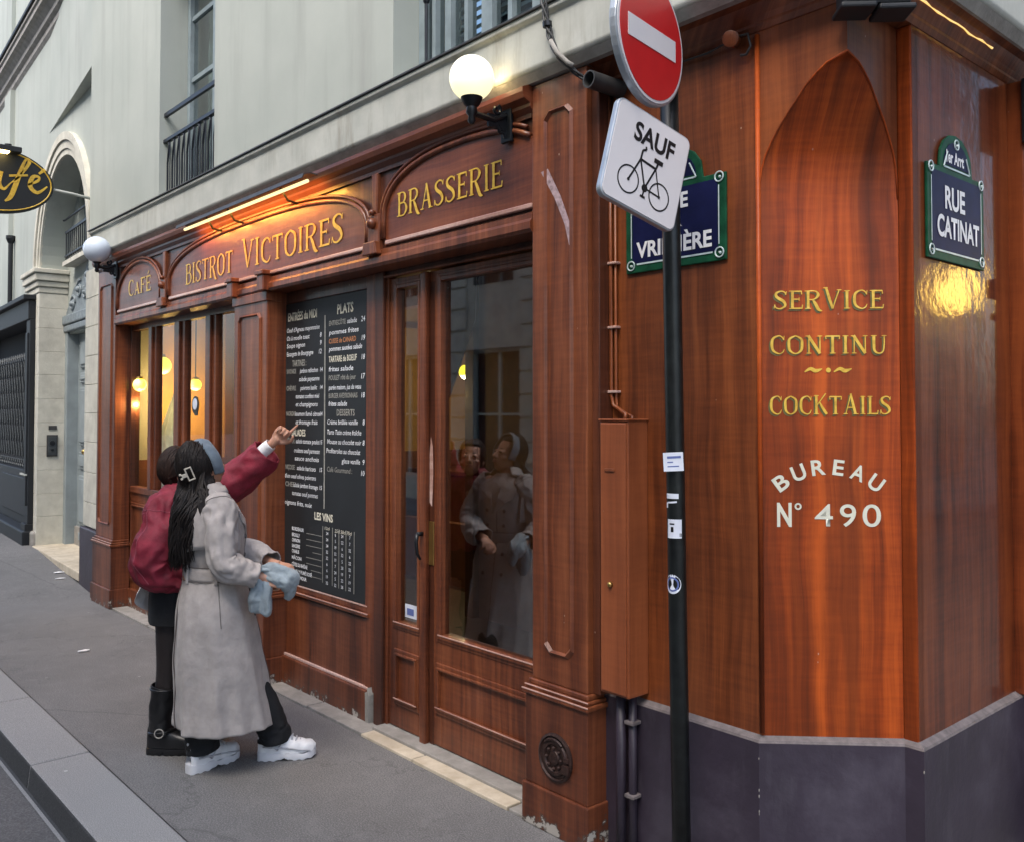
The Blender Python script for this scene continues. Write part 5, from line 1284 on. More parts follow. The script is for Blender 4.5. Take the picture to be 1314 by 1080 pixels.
for xx, yy_, lb in ((-4.9, 1.5, 'the far'), (-3.7, 1.3, 'the near')):
    t = empty('bistro_table', 'small round wooden table with a dark pedestal inside the bistro at x %s' % '', 'table', (xx, yy_, 0), group='small round tables inside the bistro')
    t['label'] = 'small round wooden table inside the bistro, at ' + lb + ' end of the left window'
    obj('table_top', MB().lathe([(.32, .72), (.33, .735), (.32, .75)], (xx, yy_, 0), (0, 0, 1), 28), 'room_wood', t); obj('pedestal', MB().lathe([(.2, 0), (.19, .02), (.03, .05), (.025, .7), (.1, .72)], (xx, yy_, 0), (0, 0, 1), 16), 'iron', t)
pc_ = empty('picture_frame', 'small framed picture on the ochre wall behind the leftmost pane', 'picture', (-5.88, 2.4, 1.7))
obj('frame', MB().box(-5.895, -5.87, 2.0, 2.4, 1.45, 1.95), 'room_wood', pc_, bevel=.01); obj('print', MB().box(-5.87, -5.866, 2.05, 2.35, 1.5, 1.9), 'cream_letter', pc_)
sh = empty('sheer_curtain', 'pale sheer curtain hanging diagonally behind the middle panes of the left window', 'curtain', (-4.2, .45, 1))
g = MB(); vs = []
for i in range(17):
    for j in range(13):
        z = .95 + 1.13 * j / 12; xr = -5.02 + (.36 if z < 1.5 else 0); wd = .60 * min(1, max(.01, (2.13 - z) / .63)) + (.36 if z < 1.5 else 0)
        vs.append((xr - wd * i / 16, .45 + .018 * sin(i * 1.9), z))
g.add(vs, [(i * 13 + j, i * 13 + j + 1, (i + 1) * 13 + j + 1, (i + 1) * 13 + j) for i in range(16) for j in range(12)]); obj('sheer', g, 'curtain', sh, smooth=True)
obj('wall_panelling', MB().box(-5.9, -5.87, .2, 4.95, 1.2, 1.28).box(-5.9, -5.88, 1.2, 1.28, 1.28, 3.0).box(-5.9, -5.88, 2.6, 2.68, 1.28, 3.0).box(-5.9, -5.86, .2, 4.95, 2.72, 2.78), 'room_wood', rm)
obj('ceiling_beam', MB().box(-5.9, 1.0, 1.1, 1.25, 2.82, 3.0).box(-5.9, 1.0, 2.7, 2.85, 2.82, 3.0), 'room_wood', rm)
mr = empty('wall_mirror', 'tall framed mirror on the ochre side wall inside the bistro', 'mirror', (-5.88, 1.9, 1.9))
obj('frame', MB().box(-5.885, -5.85, 1.38, 1.44, 1.4, 2.5).box(-5.885, -5.85, 1.96, 2.02, 1.4, 2.5).box(-5.885, -5.85, 1.44, 1.96, 2.44, 2.5).box(-5.885, -5.85, 1.44, 1.96, 1.4, 1.46), 'brass', mr, bevel=.006)
obj('glass', MB().box(-5.88, -5.87, 1.44, 1.96, 1.46, 2.44), 'sign_back', mr)
for q, (cy_, lb) in enumerate(((1.15, 'dark bentwood chair by the window table, nearer the left end'), (1.95, 'dark bentwood chair behind the window table, nearer the bar'))):
    ch_ = empty('bistro_chair', lb, 'chair', (-4.75 + q * .5, cy_, 0), group='bentwood chairs inside the bistro'); X0 = -4.75 + q * .5
    obj('seat', MB().lathe([(.19, .44), (.20, .455), (.19, .47)], (X0, cy_, 0), (0, 0, 1), 20), 'room_wood', ch_)
    obj('back', MB().tube([(X0 - .18, cy_ + .15, .46), (X0 - .17, cy_ + .17, .8), (X0, cy_ + .18, .92), (X0 + .17, cy_ + .17, .8), (X0 + .18, cy_ + .15, .46)], .014, 8), 'wood_dark', ch_, smooth=True)
    for a_, b_ in ((-.14, -.14), (.14, -.14), (-.14, .14), (.14, .14)): obj('leg', MB().tube([(X0 + a_, cy_ + b_, .45), (X0 + a_ * 1.2, cy_ + b_ * 1.2, 0)], [.015, .011], 8), 'wood_dark', ch_)
cu = empty('door_curtain', 'dark drape gathered to the left inside the wide glazed door', 'curtain', (-1.2, .6, 0))
g = MB(); vs = []
for i in range(13):
    for j in range(25):
        v_ = j / 24; z = 2.75 - 1.1 * v_; wd = .02 + .33 * min(1, max(0, (z - 1.70) / .55)) + .04 * max(0, z - 2.25); vs.append((-1.47 + wd * i / 12, .60 + .02 * sin(i * 2.4), z))
g.add(vs, [(i * 25 + j, i * 25 + j + 1, (i + 1) * 25 + j + 1, (i + 1) * 25 + j) for i in range(12) for j in range(24)])
obj('drape', g, 'room_wood', cu, smooth=True)

# =================================================================== OPPOSITE SIDE (seen in the glass)
def far_building(name, label, fr, x0, x1, H, matw, lit=None):
    t = empty(name, label, 'building', fr @ Vector(((x0 + x1) / 2, 0, 0)))
    n = max(2, int((x1 - x0) / 2.6)); pitch = (x1 - x0) / n; holes = []
    for i in range(n):
        c_ = x0 + pitch * (i + .5)
        holes.append((c_ - .75, c_ + .75, .5, 2.9))
        for f_ in range(1, int(H // 3.2)): holes.append((c_ - .55, c_ + .55, f_ * 3.2 + .9, f_ * 3.2 + 2.8))
    g = MB(); wall_with_holes(g, x0, x1, 0, H, holes, 0, .4); obj('wall', g, matw, t, fr)
    # rusticated courses on the ground floor
    z = .4
    for h in range(22):
        for i in range(n + 1):
            a = x0 + pitch * i - pitch / 2 + .76 if i else x0; b = x0 + pitch * (i + .5) - .76 if i < n else x1
            a = max(a, x0)
            obj('stone_block', MB().box(a + .012, b - .012, -.05, .001, z + .022, z + .39), matw, t, fr, bevel=.006)
        z += .41
    for (a, b, c_, d) in holes:
        amber = lit and lit[0] < (a + b) / 2 < lit[1] and lit[2] < (c_ + d) / 2 < lit[3]
        w_ = obj('window', MB().box(a, a + .06, .15, .2, c_, d).box(b - .06, b, .15, .2, c_, d).box((a + b) / 2 - .03, (a + b) / 2 + .03, .15, .2, c_, d).box(a, b, .15, .2, d - .06, d).box(a, b, .15, .2, (c_ + d) / 2 - .02, (c_ + d) / 2 + .02), 'winframe_l', t, fr)
        obj('pane', MB().box(a, b, .21, .22, c_, d), 'amber_window' if amber else 'darkroom', w_, fr)
        if c_ > 1:
            r_ = MB().box(a, b, -.06, -.03, c_ + .85, c_ + .89)
            for k in range(11): r_.box(a + k * .105, a + k * .105 + .02, -.055, -.035, c_, c_ + .85)
            obj('railing', r_, 'rail', w_, fr)
    obj('cornice', MB().box(x0, x1, -.3, .4, H, H + .3), matw, t, fr)
    return t
far_building('stone_building', 'pale stone building with tall railed windows across the street, seen only in reflections', frame(0, -7.6, 180), -9, 14, 10.0, 'opp_stone')
far_building('corner_building', 'stone building across the side street with one amber lit window, seen only in reflections', frame(7.2, 16, -90), 0, 15, 10.0, 'opp_stone')
ab = empty('lit_shop_sign', 'glowing amber lantern sign on the building across the side street, seen only as a reflection', 'shop sign', (7.1, 14.2, 3.4))
obj('light_box', MB().sphere((6.9, 14.25, 3.98), .46, 20, 12, (.4, 1.15, .95)).sphere((6.9, 13.75, 3.80), .26, 16, 10, (.4, 1, 1)), 'amber_window', ab, smooth=True)
obj('frame', MB().box(6.96, 7.2, 14.2, 14.3, 3.5, 4.5), 'iron', ab)
g = MB(); g.box(-30, 12, -7.6, -6.2, -.2, -.0); struct('far_sidewalk', g, 'asphalt')
# =================================================================== PEOPLE
def spline(keys, n):
    """Catmull-Rom resample of tuples"""
    P_ = [keys[0]] + list(keys) + [keys[-1]]; out = []; m_ = len(keys) - 1
    for q in range(n + 1):
        t = q / n * m_; i = min(int(t), m_ - 1); u_ = t - i; a, b, c_, d = P_[i:i + 4]
        out.append(tuple(.5 * ((2 * B) + (-A + C_) * u_ + (2 * A - 5 * B + 4 * C_ - D) * u_ * u_ + (-A + 3 * B - 3 * C_ + D) * u_ ** 3) for A, B, C_, D in zip(a, b, c_, d)))
    return out
def lo_ft(mb, keys, n=50, seg=72, fold=None, p=2.0):
    """horizontal rings (cx, cy, cz, rx, ry); fold(theta, t, z) scales the radius"""
    R_ = spline(keys, n); vs = []
    for i, (cx, cy, cz, rx, ry) in enumerate(R_):
        for k in range(seg):
            a = 2 * pi * k / seg; f_ = fold(a, i / n, cz) if fold else 1
            c_, s_ = cos(a), sin(a); e = 2 / p
            vs.append((cx + rx * f_ * abs(c_) ** e * (1 if c_ > 0 else -1), cy + ry * f_ * abs(s_) ** e * (1 if s_ > 0 else -1), cz))
    return mb.add(vs, [(i * seg + k, i * seg + (k + 1) % seg, (i + 1) * seg + (k + 1) % seg, (i + 1) * seg + k) for i in range(n) for k in range(seg)])
def sleeve(mb, keys, n=44, seg=40, amp=.10, freq=3.0, seed=0, cap=False):
    """keys (x, y, z, r); wrinkled tube"""
    R_ = spline(keys, n); pts = [Vector(r[:3]) for r in R_]; vs = []; up = Vector((0, 0, 1))
    for i, r in enumerate(R_):
        t = (pts[min(i + 1, n)] - pts[max(i - 1, 0)]).normalized(); a_ = up - t * up.dot(t)
        if a_.length < .05: a_ = Vector((1, 0, 0)) - t * t.x
        a_.normalize(); b_ = t.cross(a_); up = a_
        for k in range(seg):
            th = 2 * pi * k / seg
            nz = noise.noise(Vector((cos(th) * 1.3 + seed, sin(th) * 1.3, i / n * freq * 3)))
            rg = sin(i / n * freq * 9 + 1.7 * sin(th + seed) + nz * 3) * .45
            cr = 1 - 2 * abs(noise.noise(Vector((cos(th) * 1.6 + seed * 3, sin(th) * 1.6, i / n * freq * 4.5))))
            f_ = 1 + amp * (nz * 1.2 + rg * .75 + (cr - .6) * .9) * (1 if i > 2 else .3)
            vs.append(pts[i] + (a_ * cos(th) + b_ * sin(th)) * r[3] * f_)
    fs = [(i * seg + k, i * seg + (k + 1) % seg, (i + 1) * seg + (k + 1) % seg, (i + 1) * seg + k) for i in range(n) for k in range(seg)]
    if cap: fs += [tuple(range(seg)), tuple(n * seg + k for k in range(seg))]
    return mb.add(vs, fs)
def seam_on(mb, seg, path, r_=.0018, off=.004):
    """a line of stitching lying on a lofted tube: path = [(ring, segment)]"""
    pts = []
    for i, k in path:
        c_ = sum((Vector(mb.v[i * seg + q]) for q in range(seg)), Vector()) / seg; p = Vector(mb.v[i * seg + k % seg]); pts.append(p + (p - c_).normalized() * off)
    return MB().tube(pts, r_, 5)
def limb(mb, keys, n=None):
    R_ = spline(keys, n or len(keys) * 5); mb.tube([r[:3] for r in R_], [r[3] for r in R_], 14)
    mb.sphere(keys[0][:3], keys[0][3], 12, 8); mb.sphere(keys[-1][:3], keys[-1][3], 12, 8)
def hand(mb, MT, curls, side=1, thumb=.5):
    """wrist at origin, fingers along +y, palm faces -z; side = x sign of the thumb"""
    h_ = MB()
    h_.sphere((0, .045, 0), .05, 14, 10, (.78, .98, .30)); h_.sphere((0, .075, 0), .036, 12, 8, (1.08, .6, .36)); h_.tube([(0, -.02, 0), (0, .03, 0)], [.024, .027], 12)
    for i, (x_, ln, cv) in enumerate(zip((.030, .010, -.011, -.031), (.070, .078, .072, .056), curls)):
        x_ *= side; p = Vector((x_, .085 - abs(x_) * .25, 0)); a = 0.0; pts = [p - Vector((0, .03, 0)), p.copy()]
        for j, fr_ in enumerate((.45, .31, .24)):
            a += cv * (1.0, 1.15, .8)[j]; p = p + Vector((x_ * .06, cos(a), -sin(a))).normalized() * ln * fr_; pts.append(p.copy())
        P_ = spline([(*q, r_) for q, r_ in zip(pts, (.0098, .0092, .0084, .0076, .0062))], 14)
        h_.tube([q[:3] for q in P_], [q[3] for q in P_], 10); h_.sphere(P_[-1][:3], .0062, 8, 6)
    t0 = Vector((.022 * side, .018, -.004)); tp = [t0, t0 + Vector((.024 * side, .022, -.008)), t0 + Vector((.036 * side, .05, -.014 - .012 * thumb)), t0 + Vector((.036 * side - .014 * thumb * side, .074, -.02 - .02 * thumb))]
    P_ = spline([(*q, r_) for q, r_ in zip(tp, (.015, .0125, .0100, .0080))], 12); h_.tube([q[:3] for q in P_], [q[3] for q in P_], 10); h_.sphere(P_[-1][:3], .008, 8, 6)
    h_.xform(MT); mb.add(h_.v, h_.f)
def aim(p, d, palm):
    """matrix placing a hand at p, fingers along d, palm facing palm"""
    y_ = Vector(d).normalized(); z_ = -Vector(palm); z_ = (z_ - y_ * z_.dot(y_)).normalized(); x_ = y_.cross(z_)
    m_ = Matrix((x_, y_, z_)).transposed().to_4x4(); m_.translation = Vector(p); return m_
def head(mb, MT):
    h_ = MB()
    h_.sphere((0, -.012, .025), .1, 20, 14, (.76, .93, .98)); h_.sphere((0, .028, -.035), .07, 18, 12, (.86, .92, 1.12))
    h_.sphere((0, .058, -.088), .024, 12, 8, (1.1, .8, .7)); h_.sphere((0, .058, .012), .045, 12, 8, (1.15, .6, .6))
    h_.tube([(0, .082, .012), (0, .098, -.012), (0, .108, -.028), (0, .094, -.036)], [.009, .011, .013, .010], 10)
    for s_ in (-1, 1):
        h_.sphere((s_ * .013, .095, -.033), .009, 8, 6); h_.sphere((s_ * .046, .058, -.030), .026, 10, 8, (.8, .7, .7))
        h_.sphere((s_ * .076, -.004, -.012), .030, 10, 8, (.28, .65, 1.05)); h_.sphere((s_ * .032, .078, .006), .017, 10, 8, (1.1, .6, .7))
    h_.sphere((0, .086, -.058), .018, 12, 8, (1.2, .6, .5))
    h_.xform(MT); mb.add(h_.v, h_.f)
def face_bits(par, MT, fr):
    e = MB()
    for s_ in (-1, 1): e.sphere((s_ * .031, .0865, .004), .0085, 10, 8, (1.2, .6, .6))
    e.xform(MT); obj('eyes', e, 'eye', par, fr, smooth=True)
    l_ = MB().tube([(-.022, .092, -.058), (-.008, .0985, -.055), (0, .098, -.057), (.008, .0985, -.055), (.022, .092, -.058)], [.002, .0045, .004, .0045, .002], 8).tube([(-.018, .093, -.062), (0, .0975, -.066), (.018, .093, -.062)], [.002, .0055, .002], 8)
    l_.xform(MT); obj('lips', l_, 'lips', par, fr, smooth=True)
    b_ = MB()
    for s_ in (-1, 1): b_.tube([(s_ * .016, .088, .022), (s_ * .032, .088, .028), (s_ * .046, .078, .023)], [.002, .0028, .001], 6)
    b_.xform(MT); obj('eyebrows', b_, 'hair_black', par, fr, smooth=True)
def fuse(name, mb, mat, par, fr, vox=.0048, smooth=4):
    o = obj(name, mb, mat, par, fr)
    r_ = o.modifiers.new('r', 'REMESH'); r_.mode = 'VOXEL'; r_.voxel_size = vox
    s_ = o.modifiers.new('s', 'SMOOTH'); s_.iterations = smooth; s_.factor = .5
    dg = bpy.context.evaluated_depsgraph_get(); me = bpy.data.meshes.new_from_object(o.evaluated_get(dg))
    o.modifiers.clear(); old = o.data; o.data = me; bpy.data.meshes.remove(old)
    me.polygons.foreach_set('use_smooth', [True] * len(me.polygons)); return o
def hmat(x_, y_, z_, yaw, pitch, roll=0):
    return Matrix.Translation((x_, y_, z_)) @ Matrix.Rotation(radians(yaw), 4, 'Z') @ Matrix.Rotation(radians(pitch), 4, 'X') @ Matrix.Rotation(radians(roll), 4, 'Y')
def solid(o, t=.005):
    s_ = o.modifiers.new('t', 'SOLIDIFY'); s_.thickness = t; s_.offset = 0; return o
def shoe(par, fr, mt, sneaker=True, k=1.0):
    """heel at origin, toe along +y"""
    def soleline(t, w_): return w_ * (.62 + .38 * sin(min(1, t * 1.25 + .12) * pi * .62)) * (sqrt(max(0, 1 - max(0, (t - .80) / .2) ** 2)) if t > .80 else 1) * (sqrt(max(0, 1 - max(0, (.08 - t) / .08) ** 2 * .6)) if t < .08 else 1)
    n, m_ = 30, 9; Ls = .285 * k
    s_ = MB(); vs = []
    for i in range(n + 1):
        t = i / n; w_ = max(.004, soleline(t, .050 * k)); toe = .012 * max(0, (t - .72) / .28) ** 1.5; heel = 0 if sneaker else 0
        zt = (.031 + .012 * (1 - t) + .004 * sin(t * 22)) if sneaker else .034
        arch_ = .012 * exp(-((t - .46) / .09) ** 2) if sneaker else (.014 if .3 < t < .36 else 0)
        tr = .004 * (1 if int(t * 16) % 2 else 0)
        vs += [(-w_, t * Ls, arch_ + toe + tr), (-w_ * 1.06, t * Ls, zt * .5 + toe), (-w_, t * Ls, zt + toe), (w_, t * Ls, zt + toe), (w_ * 1.06, t * Ls, zt * .5 + toe), (w_, t * Ls, arch_ + toe + tr)]
    s_.add(vs, [(i * 6 + j, (i + 1) * 6 + j, (i + 1) * 6 + (j + 1) % 6, i * 6 + (j + 1) % 6) for i in range(n) for j in range(6)] + [tuple(range(6)), tuple(n * 6 + j for j in range(5, -1, -1))])
    s_.xform(mt); so = obj('sole', s_, 'sneaker_sole' if sneaker else 'boot', par, fr, smooth=True, auto=50)
    u = MB(); vs = []; q = 14
    for i in range(n + 1):
        t = i / n; w_ = max(.003, soleline(t, .047 * k)); toe = .012 * max(0, (t - .72) / .28) ** 1.5
        hgt = [(0, .105), (.12, .112), (.28, .108), (.42, .098), (.6, .074), (.8, .056), (.93, .042), (1, .018)]
        for (a, b), (c_, d) in zip(hgt[:-1], hgt[1:]):
            if a <= t <= c_: hh = b + (d - b) * (t - a) / (c_ - a)
        if not sneaker: hh *= 1.05
        for j in range(q + 1):
            a = pi * j / q; ridge = 1 + (.05 * sin(t * 34 + (1 if j > q / 2 else -1) * j * .9) if sneaker else .02 * sin(t * 20))
            vs.append((-w_ * cos(a) * ridge * (1 if sin(a) < .8 else .95), t * Ls * .985 + .003, .036 + toe + (hh - .0) * sin(a) ** .62 * ridge * .9))
    u.add(vs, [(i * (q + 1) + j, (i + 1) * (q + 1) + j, (i + 1) * (q + 1) + j + 1, i * (q + 1) + j + 1) for i in range(n) for j in range(q)])
    u.xform(mt); up_ = obj('shoe_upper' if sneaker else 'boot_foot', u, 'sneaker' if sneaker else 'boot', par, fr, smooth=True)
    if sneaker:
        l_ = MB()
        for i in range(6): y_ = .11 + i * .019; z_ = .148 - i * .0115; l_.tube([(-.027, y_, z_ - .016), (-.012, y_ + .004, z_), (.012, y_ + .004, z_), (.027, y_, z_ - .016)], .0035, 6)
        for s2 in (-1, 1):
            for (ya, za, yb, zb) in ((.03, .075, .15, .062), (.15, .062, .26, .045), (.05, .10, .10, .055), (.10, .055, .13, .11)):
                l_.tube([(s2 * .0485, ya * k, za), (s2 * .050, (ya + yb) / 2 * k, (za + zb) / 2), (s2 * .047, yb * k, zb)], .004, 6)
        l_.tube([(-.03, .02, .135), (-.033, .06, .142), (-.022, .10, .15), (0, .115, .156), (.022, .10, .15), (.033, .06, .142), (.03, .02, .135), (0, .0, .140)], .008, 8, closed=True)
        l_.xform(mt); obj('laces_and_overlays', l_, 'sneaker_grey', up_, fr, smooth=True)
    return so
def strands(mb, starts, n=14, r=.006, seg=5):
    for pts in starts:
        N = len(pts); mb.tube(pts, [r * (.75 + .35 * sin(pi * min(1, i / (N - 1) * 1.1))) * (1 if i < N - 3 else (.75, .45, .15)[i - N + 3]) for i in range(N)], seg, sx=.55)

# ---------------- woman in the long coat
FB = frame(-1.47, -.78, -10); FB0 = frame(-1.47, -.78, -28); FBS = FB0 @ Matrix.Translation((.21, .22, .95)) @ Matrix.Scale(.80, 4) @ Matrix.Translation((-.21, -.235, -.955)); TW = Matrix.Rotation(radians(-18), 4, 'Z')
def tw(p, k=1.): q = Matrix.Rotation(radians(-18 * k), 4, 'Z') @ Vector(p[:3]); return (*q, *p[3:])
pb_ = empty('person', 'person with long black hair and grey headband in long taupe belted coat and white sneakers', 'person', (-1.47, -.78, 0))
HB = hmat(*tw((0, -.055, 1.452)), 16, 16, 4)
b = MB()
limb(b, [(0, -.02, .92, .125), (0, -.015, 1.02, .112), (0, -.01, 1.12, .118), (0, -.01, 1.22, .12), (0, -.015, 1.29, .07), (0, -.03, 1.34, .048), (0, -.045, 1.42, .047)])
b.sphere((0, 0, .88), .15, 18, 12, (1.05, .85, .8))
for s_ in (-1, 1): b.sphere((s_ * .13, -.01, 1.27), .055, 12, 8)
RA = [(.13, -.01, 1.275, .048), tw((.185, .0, 1.17, .043), .4), tw((.235, .05, 1.03, .036), .8), tw((.235, .13, .985, .033)), tw((.215, .235, .945, .024))]
LA = [(-.13, -.01, 1.275, .048), (-.19, .02, 1.15, .043), (-.20, .08, 1.02, .036), tw((-.13, .19, .99, .03)), tw((-.02, .29, .965, .024))]
limb(b, RA); limb(b, LA)
F1, F2 = TW @ Matrix.Translation((.085, -.10, 0)) @ Matrix.Rotation(radians(40), 4, 'Z'), TW @ Matrix.Translation((-.03, .215, 0)) @ Matrix.Rotation(radians(-4), 4, 'Z')
def ft(M_, y_, z_): return tuple(M_ @ Vector((0, y_, z_)))
a1 = ft(F1, .07, .09); a2 = ft(F2, .07, .09)
limb(b, [(.085, 0, .85, .085), (.09, .0, .48, .055), (*a1[:2], .12, .035), (*ft(F1, .10, .07), .03)]); limb(b, [(-.085, 0, .85, .085), (-.07, .13, .48, .055), (*a2[:2], .12, .035), (*ft(F2, .10, .07), .03)])
head(b, HB)
hand(b, aim(RA[-1][:3], (.25, .92, -.25), (-.8, 0, -.5)), (.75, .8, .85, .9), side=-1, thumb=1)
hand(b, aim(LA[-1][:3], (.75, .55, -.2), (0, .3, -.9)), (.7, .75, .8, .85), side=1, thumb=1)
body = fuse('body', b, 'skin', pb_, FB); face_bits(pb_, HB, FB)
def coatfold(a, t, z):
    k = max(0, (.92 - z) / .72)
    q_ = a * 4 + 1.2 + .9 * noise.noise(Vector((a * .8, z * 2, 1))); big = (1 - 2 * abs(sin(q_)) ** .7) * .045 * k + sin(a * 9 + z * 2.2) * .018 * k + (1 - 2 * abs(sin(a * 7.5 - z * 2))) * .014 * k
    nz = noise.noise(Vector((cos(a) * 1.8, sin(a) * 1.8, z * 5))) * .035 + noise.noise(Vector((cos(a) * 4, sin(a) * 4, z * 9))) * .014
    waist = exp(-((z - .95) / .07) ** 2) * sin(a * 16) * .016
    cr = 1 - 2 * abs(noise.noise(Vector((cos(a) * 1.9 + 4, sin(a) * 1.9, z * 2.6 + a * .4)))); nz += (cr - .6) * .035
    di = sin(z * 26 + a * 3.0 + noise.noise(Vector((a, z * 3, 2))) * 4) * .008 * (1 if .95 < z < 1.3 else .5)
    return 1 + big + nz + waist + di
g = MB(); lo_ft(g, [(.0, -.025, 1.345, .062, .068), (.0, -.022, 1.315, .105, .085), (0, -.015, 1.285, .165, .105), (0, -.01, 1.23, .195, .128), (0, -.005, 1.13, .195, .145), (0, .0, 1.03, .178, .138), (0, .0, .965, .160, .128), (0, .0, .935, .160, .129),
              (0, .004, .88, .182, .148), (.003, .01, .75, .212, .178), (.008, .025, .55, .222, .200), (.014, .045, .35, .228, .218), (.019, .060, .205, .232, .232)], 110, 120, coatfold, 2.15)
coat = solid(obj('coat', g, 'coat', pb_, FB, smooth=True), .007)
g = MB(); sleeve(g, [(.115, -.01, 1.30, .062), (.165, -.008, 1.245, .076), tw((.213, .01, 1.15, .069), .4), tw((.245, .05, 1.03, .066), .8), tw((.24, .13, .985, .062)), tw((.225, .215, .955, .058))], 80, 60, .16, 2.0, 1)
solid(obj('sleeve', g, 'coat', coat, FB, smooth=True), .006)
obj('sleeve_seam', seam_on(g, 60, [(i, 22) for i in range(6, 76, 2)], .0016, .003), 'seam', coat, FB)
obj('sleeve_seam', seam_on(g, 60, [(9, k) for k in range(0, 61)], .0020, .003), 'seam', coat, FB)
g = MB(); sleeve(g, [(-.115, -.01, 1.30, .062), (-.17, -.008, 1.24, .078), (-.215, .03, 1.13, .078), (-.21, .09, 1.03, .072), tw((-.13, .19, .99, .068)), tw((-.04, .275, .97, .058))], 70, 50, .15, 2.0, 4)
solid(obj('sleeve', g, 'coat', coat, FB, smooth=True), .006)
def bandfold(a, t, z): return coatfold(a, t, .95) * 1.0
g = MB(); lo_ft(g, [(0, 0, .985, .168, .136), (0, 0, .98, .172, .140), (0, 0, .945, .171, .140), (0, 0, .925, .171, .139), (0, 0, .920, .166, .134)], 8, 120, lambda a, t, z: 1 + .3 * (coatfold(a, t, .95) - 1), 2.15)
obj('belt', g, 'coat', coat, FB, smooth=True)
g = MB()
for zz in (.9865, .9185): g.tube([(.174 * 1.0 * cos(2 * pi * k / 60), .142 * sin(2 * pi * k / 60), zz) for k in range(60)], .0022, 5, closed=True)
obj('belt_edge', g, 'seam', coat, FB)
for a in (-2.4, -1.2, -.2, 2.9): obj('belt_loop', MB().box(-.008, .008, -.004, .006, -.045, .045).xform(Matrix.Translation((.178 * cos(a), .146 * sin(a), .953)) @ Matrix.Rotation(a - pi / 2, 4, 'Z')), 'coat', coat, FB, bevel=.003)
# storm flap across the back and shoulder, collar, seams
def surf(a, z, off=.003):
    ks = spline([(.0, -.025, 1.345, .062, .068), (.0, -.022, 1.315, .105, .085), (0, -.015, 1.285, .165, .105), (0, -.01, 1.23, .195, .128), (0, -.005, 1.13, .195, .145), (0, .0, 1.03, .178, .138), (0, .0, .965, .160, .128), (0, .0, .935, .160, .129),
              (0, .004, .88, .182, .148), (.003, .01, .75, .212, .178), (.008, .025, .55, .222, .200), (.014, .045, .35, .228, .218), (.019, .060, .205, .232, .232)], 110)
    q = min(ks, key=lambda r: abs(r[2] - z)); f_ = coatfold(a, 0, z); e = 2 / 2.15; c_, s_ = cos(a), sin(a)
    return Vector((q[0] + (q[3] * f_ + off) * abs(c_) ** e * (1 if c_ > 0 else -1), q[1] + (q[4] * f_ + off) * abs(s_) ** e * (1 if s_ > 0 else -1), z))
g = MB(); N1, N2 = 60, 10; vs = []
for i in range(N1 + 1):
    a = -pi + .05 + (pi + .5) * i / N1
    for j in range(N2 + 1): z = 1.315 - (.25 + .015 * sin(a * 3)) * j / N2; vs.append(surf(a, z, .007 + .014 * j / N2))
g.add(vs, [(i * (N2 + 1) + j, i * (N2 + 1) + j + 1, (i + 1) * (N2 + 1) + j + 1, (i + 1) * (N2 + 1) + j) for i in range(N1) for j in range(N2)])
solid(obj('storm_flap', g, 'coat', coat, FB, smooth=True), .005)
obj('flap_seam', MB().tube([surf(-pi + .05 + (pi + .5) * i / 60, 1.067 - .015 * sin((-pi + .05 + (pi + .5) * i / 60) * 3), .020) for i in range(61)], .0025, 5), 'seam', coat, FB)
g = MB(); vs = []
for i in range(41):
    a = -pi * 1.25 + pi * 1.5 * i / 40
    for j in range(6): t = j / 5; rr = .060 + .052 * t; vs.append((rr * cos(a) * 1.08, -.03 + rr * sin(a), 1.385 - .065 * t ** 1.4 + .02 * (t > .5) * sin(a)))
g.add(vs, [(i * 6 + j, i * 6 + j + 1, (i + 1) * 6 + j + 1, (i + 1) * 6 + j) for i in range(40) for j in range(5)])
solid(obj('collar', g, 'coat', coat, FB, smooth=True), .006)
obj('back_vent', MB().tube([surf(-pi / 2 - .10, .90 - .69 * i / 30, .004) for i in range(31)], .0035, 6), 'seam', coat, FB)
obj('side_seam', MB().tube([surf(-.12, .91 - .2 * i / 12, .003) for i in range(13)], .0018, 5), 'seam', coat, FB)
obj('shoulder_strap', MB().tube([(.09, -.02, 1.338), (.13, -.012, 1.322), (.17, -.008, 1.300), (.20, -.005, 1.270)], [.016, .016, .016, .012], 8, sx=.35).tube([(.178, -.03, 1.300), (.182, .02, 1.300)], .006, 6), 'coat', coat, FB, smooth=True)
obj('front_placket', MB().tube([surf(pi / 2 - .22, 1.27 - 1.05 * i / 40, .004) for i in range(41)], .0025, 5), 'seam', coat, FB)
for sg in (-1, 1):
    g = MB(); p_ = [surf(pi / 2 - .1 + sg * a_, z_, .012) for a_, z_ in ((.05, 1.10), (.10, 1.20), (.45, 1.315), (.75, 1.25), (.62, 1.19), (.40, 1.17))]
    g.add(p_, [(0, 1, 2, 3, 4, 5)]); solid(obj('lapel', g, 'coat', coat, FB), .006)
for a_ in (-.48, .12):
    for z_ in (1.12, 1.03, .86, .74): obj('button', MB().sphere(surf(pi / 2 + a_, z_, .006), .012, 10, 6, (1, .5, 1)), 'seam', coat, FB, smooth=True)
# trousers
for (kx, Fm, tx, ty) in ((.085, F1, .085, 0), (-.085, F2, -.07, .1)):
    e1 = ft(Fm, .085, 0)
    g = MB(); sleeve(g, [(kx, 0, .85, .10), (kx * .4 + e1[0] * .6, e1[1] * .45, .5, .08), (e1[0], e1[1] * .86 - .01, .25, .072), (e1[0], e1[1] - .01, .15, .075), (e1[0], e1[1] - .005, .090, .078)], 40, 36, .09, 2, kx * 9)
    solid(obj('trouser_leg', g, 'blackcloth', pb_, FB, smooth=True), .004)
shoe(pb_, FB, F1 @ Matrix.Rotation(radians(0), 4, 'X')); shoe(pb_, FB, F2)
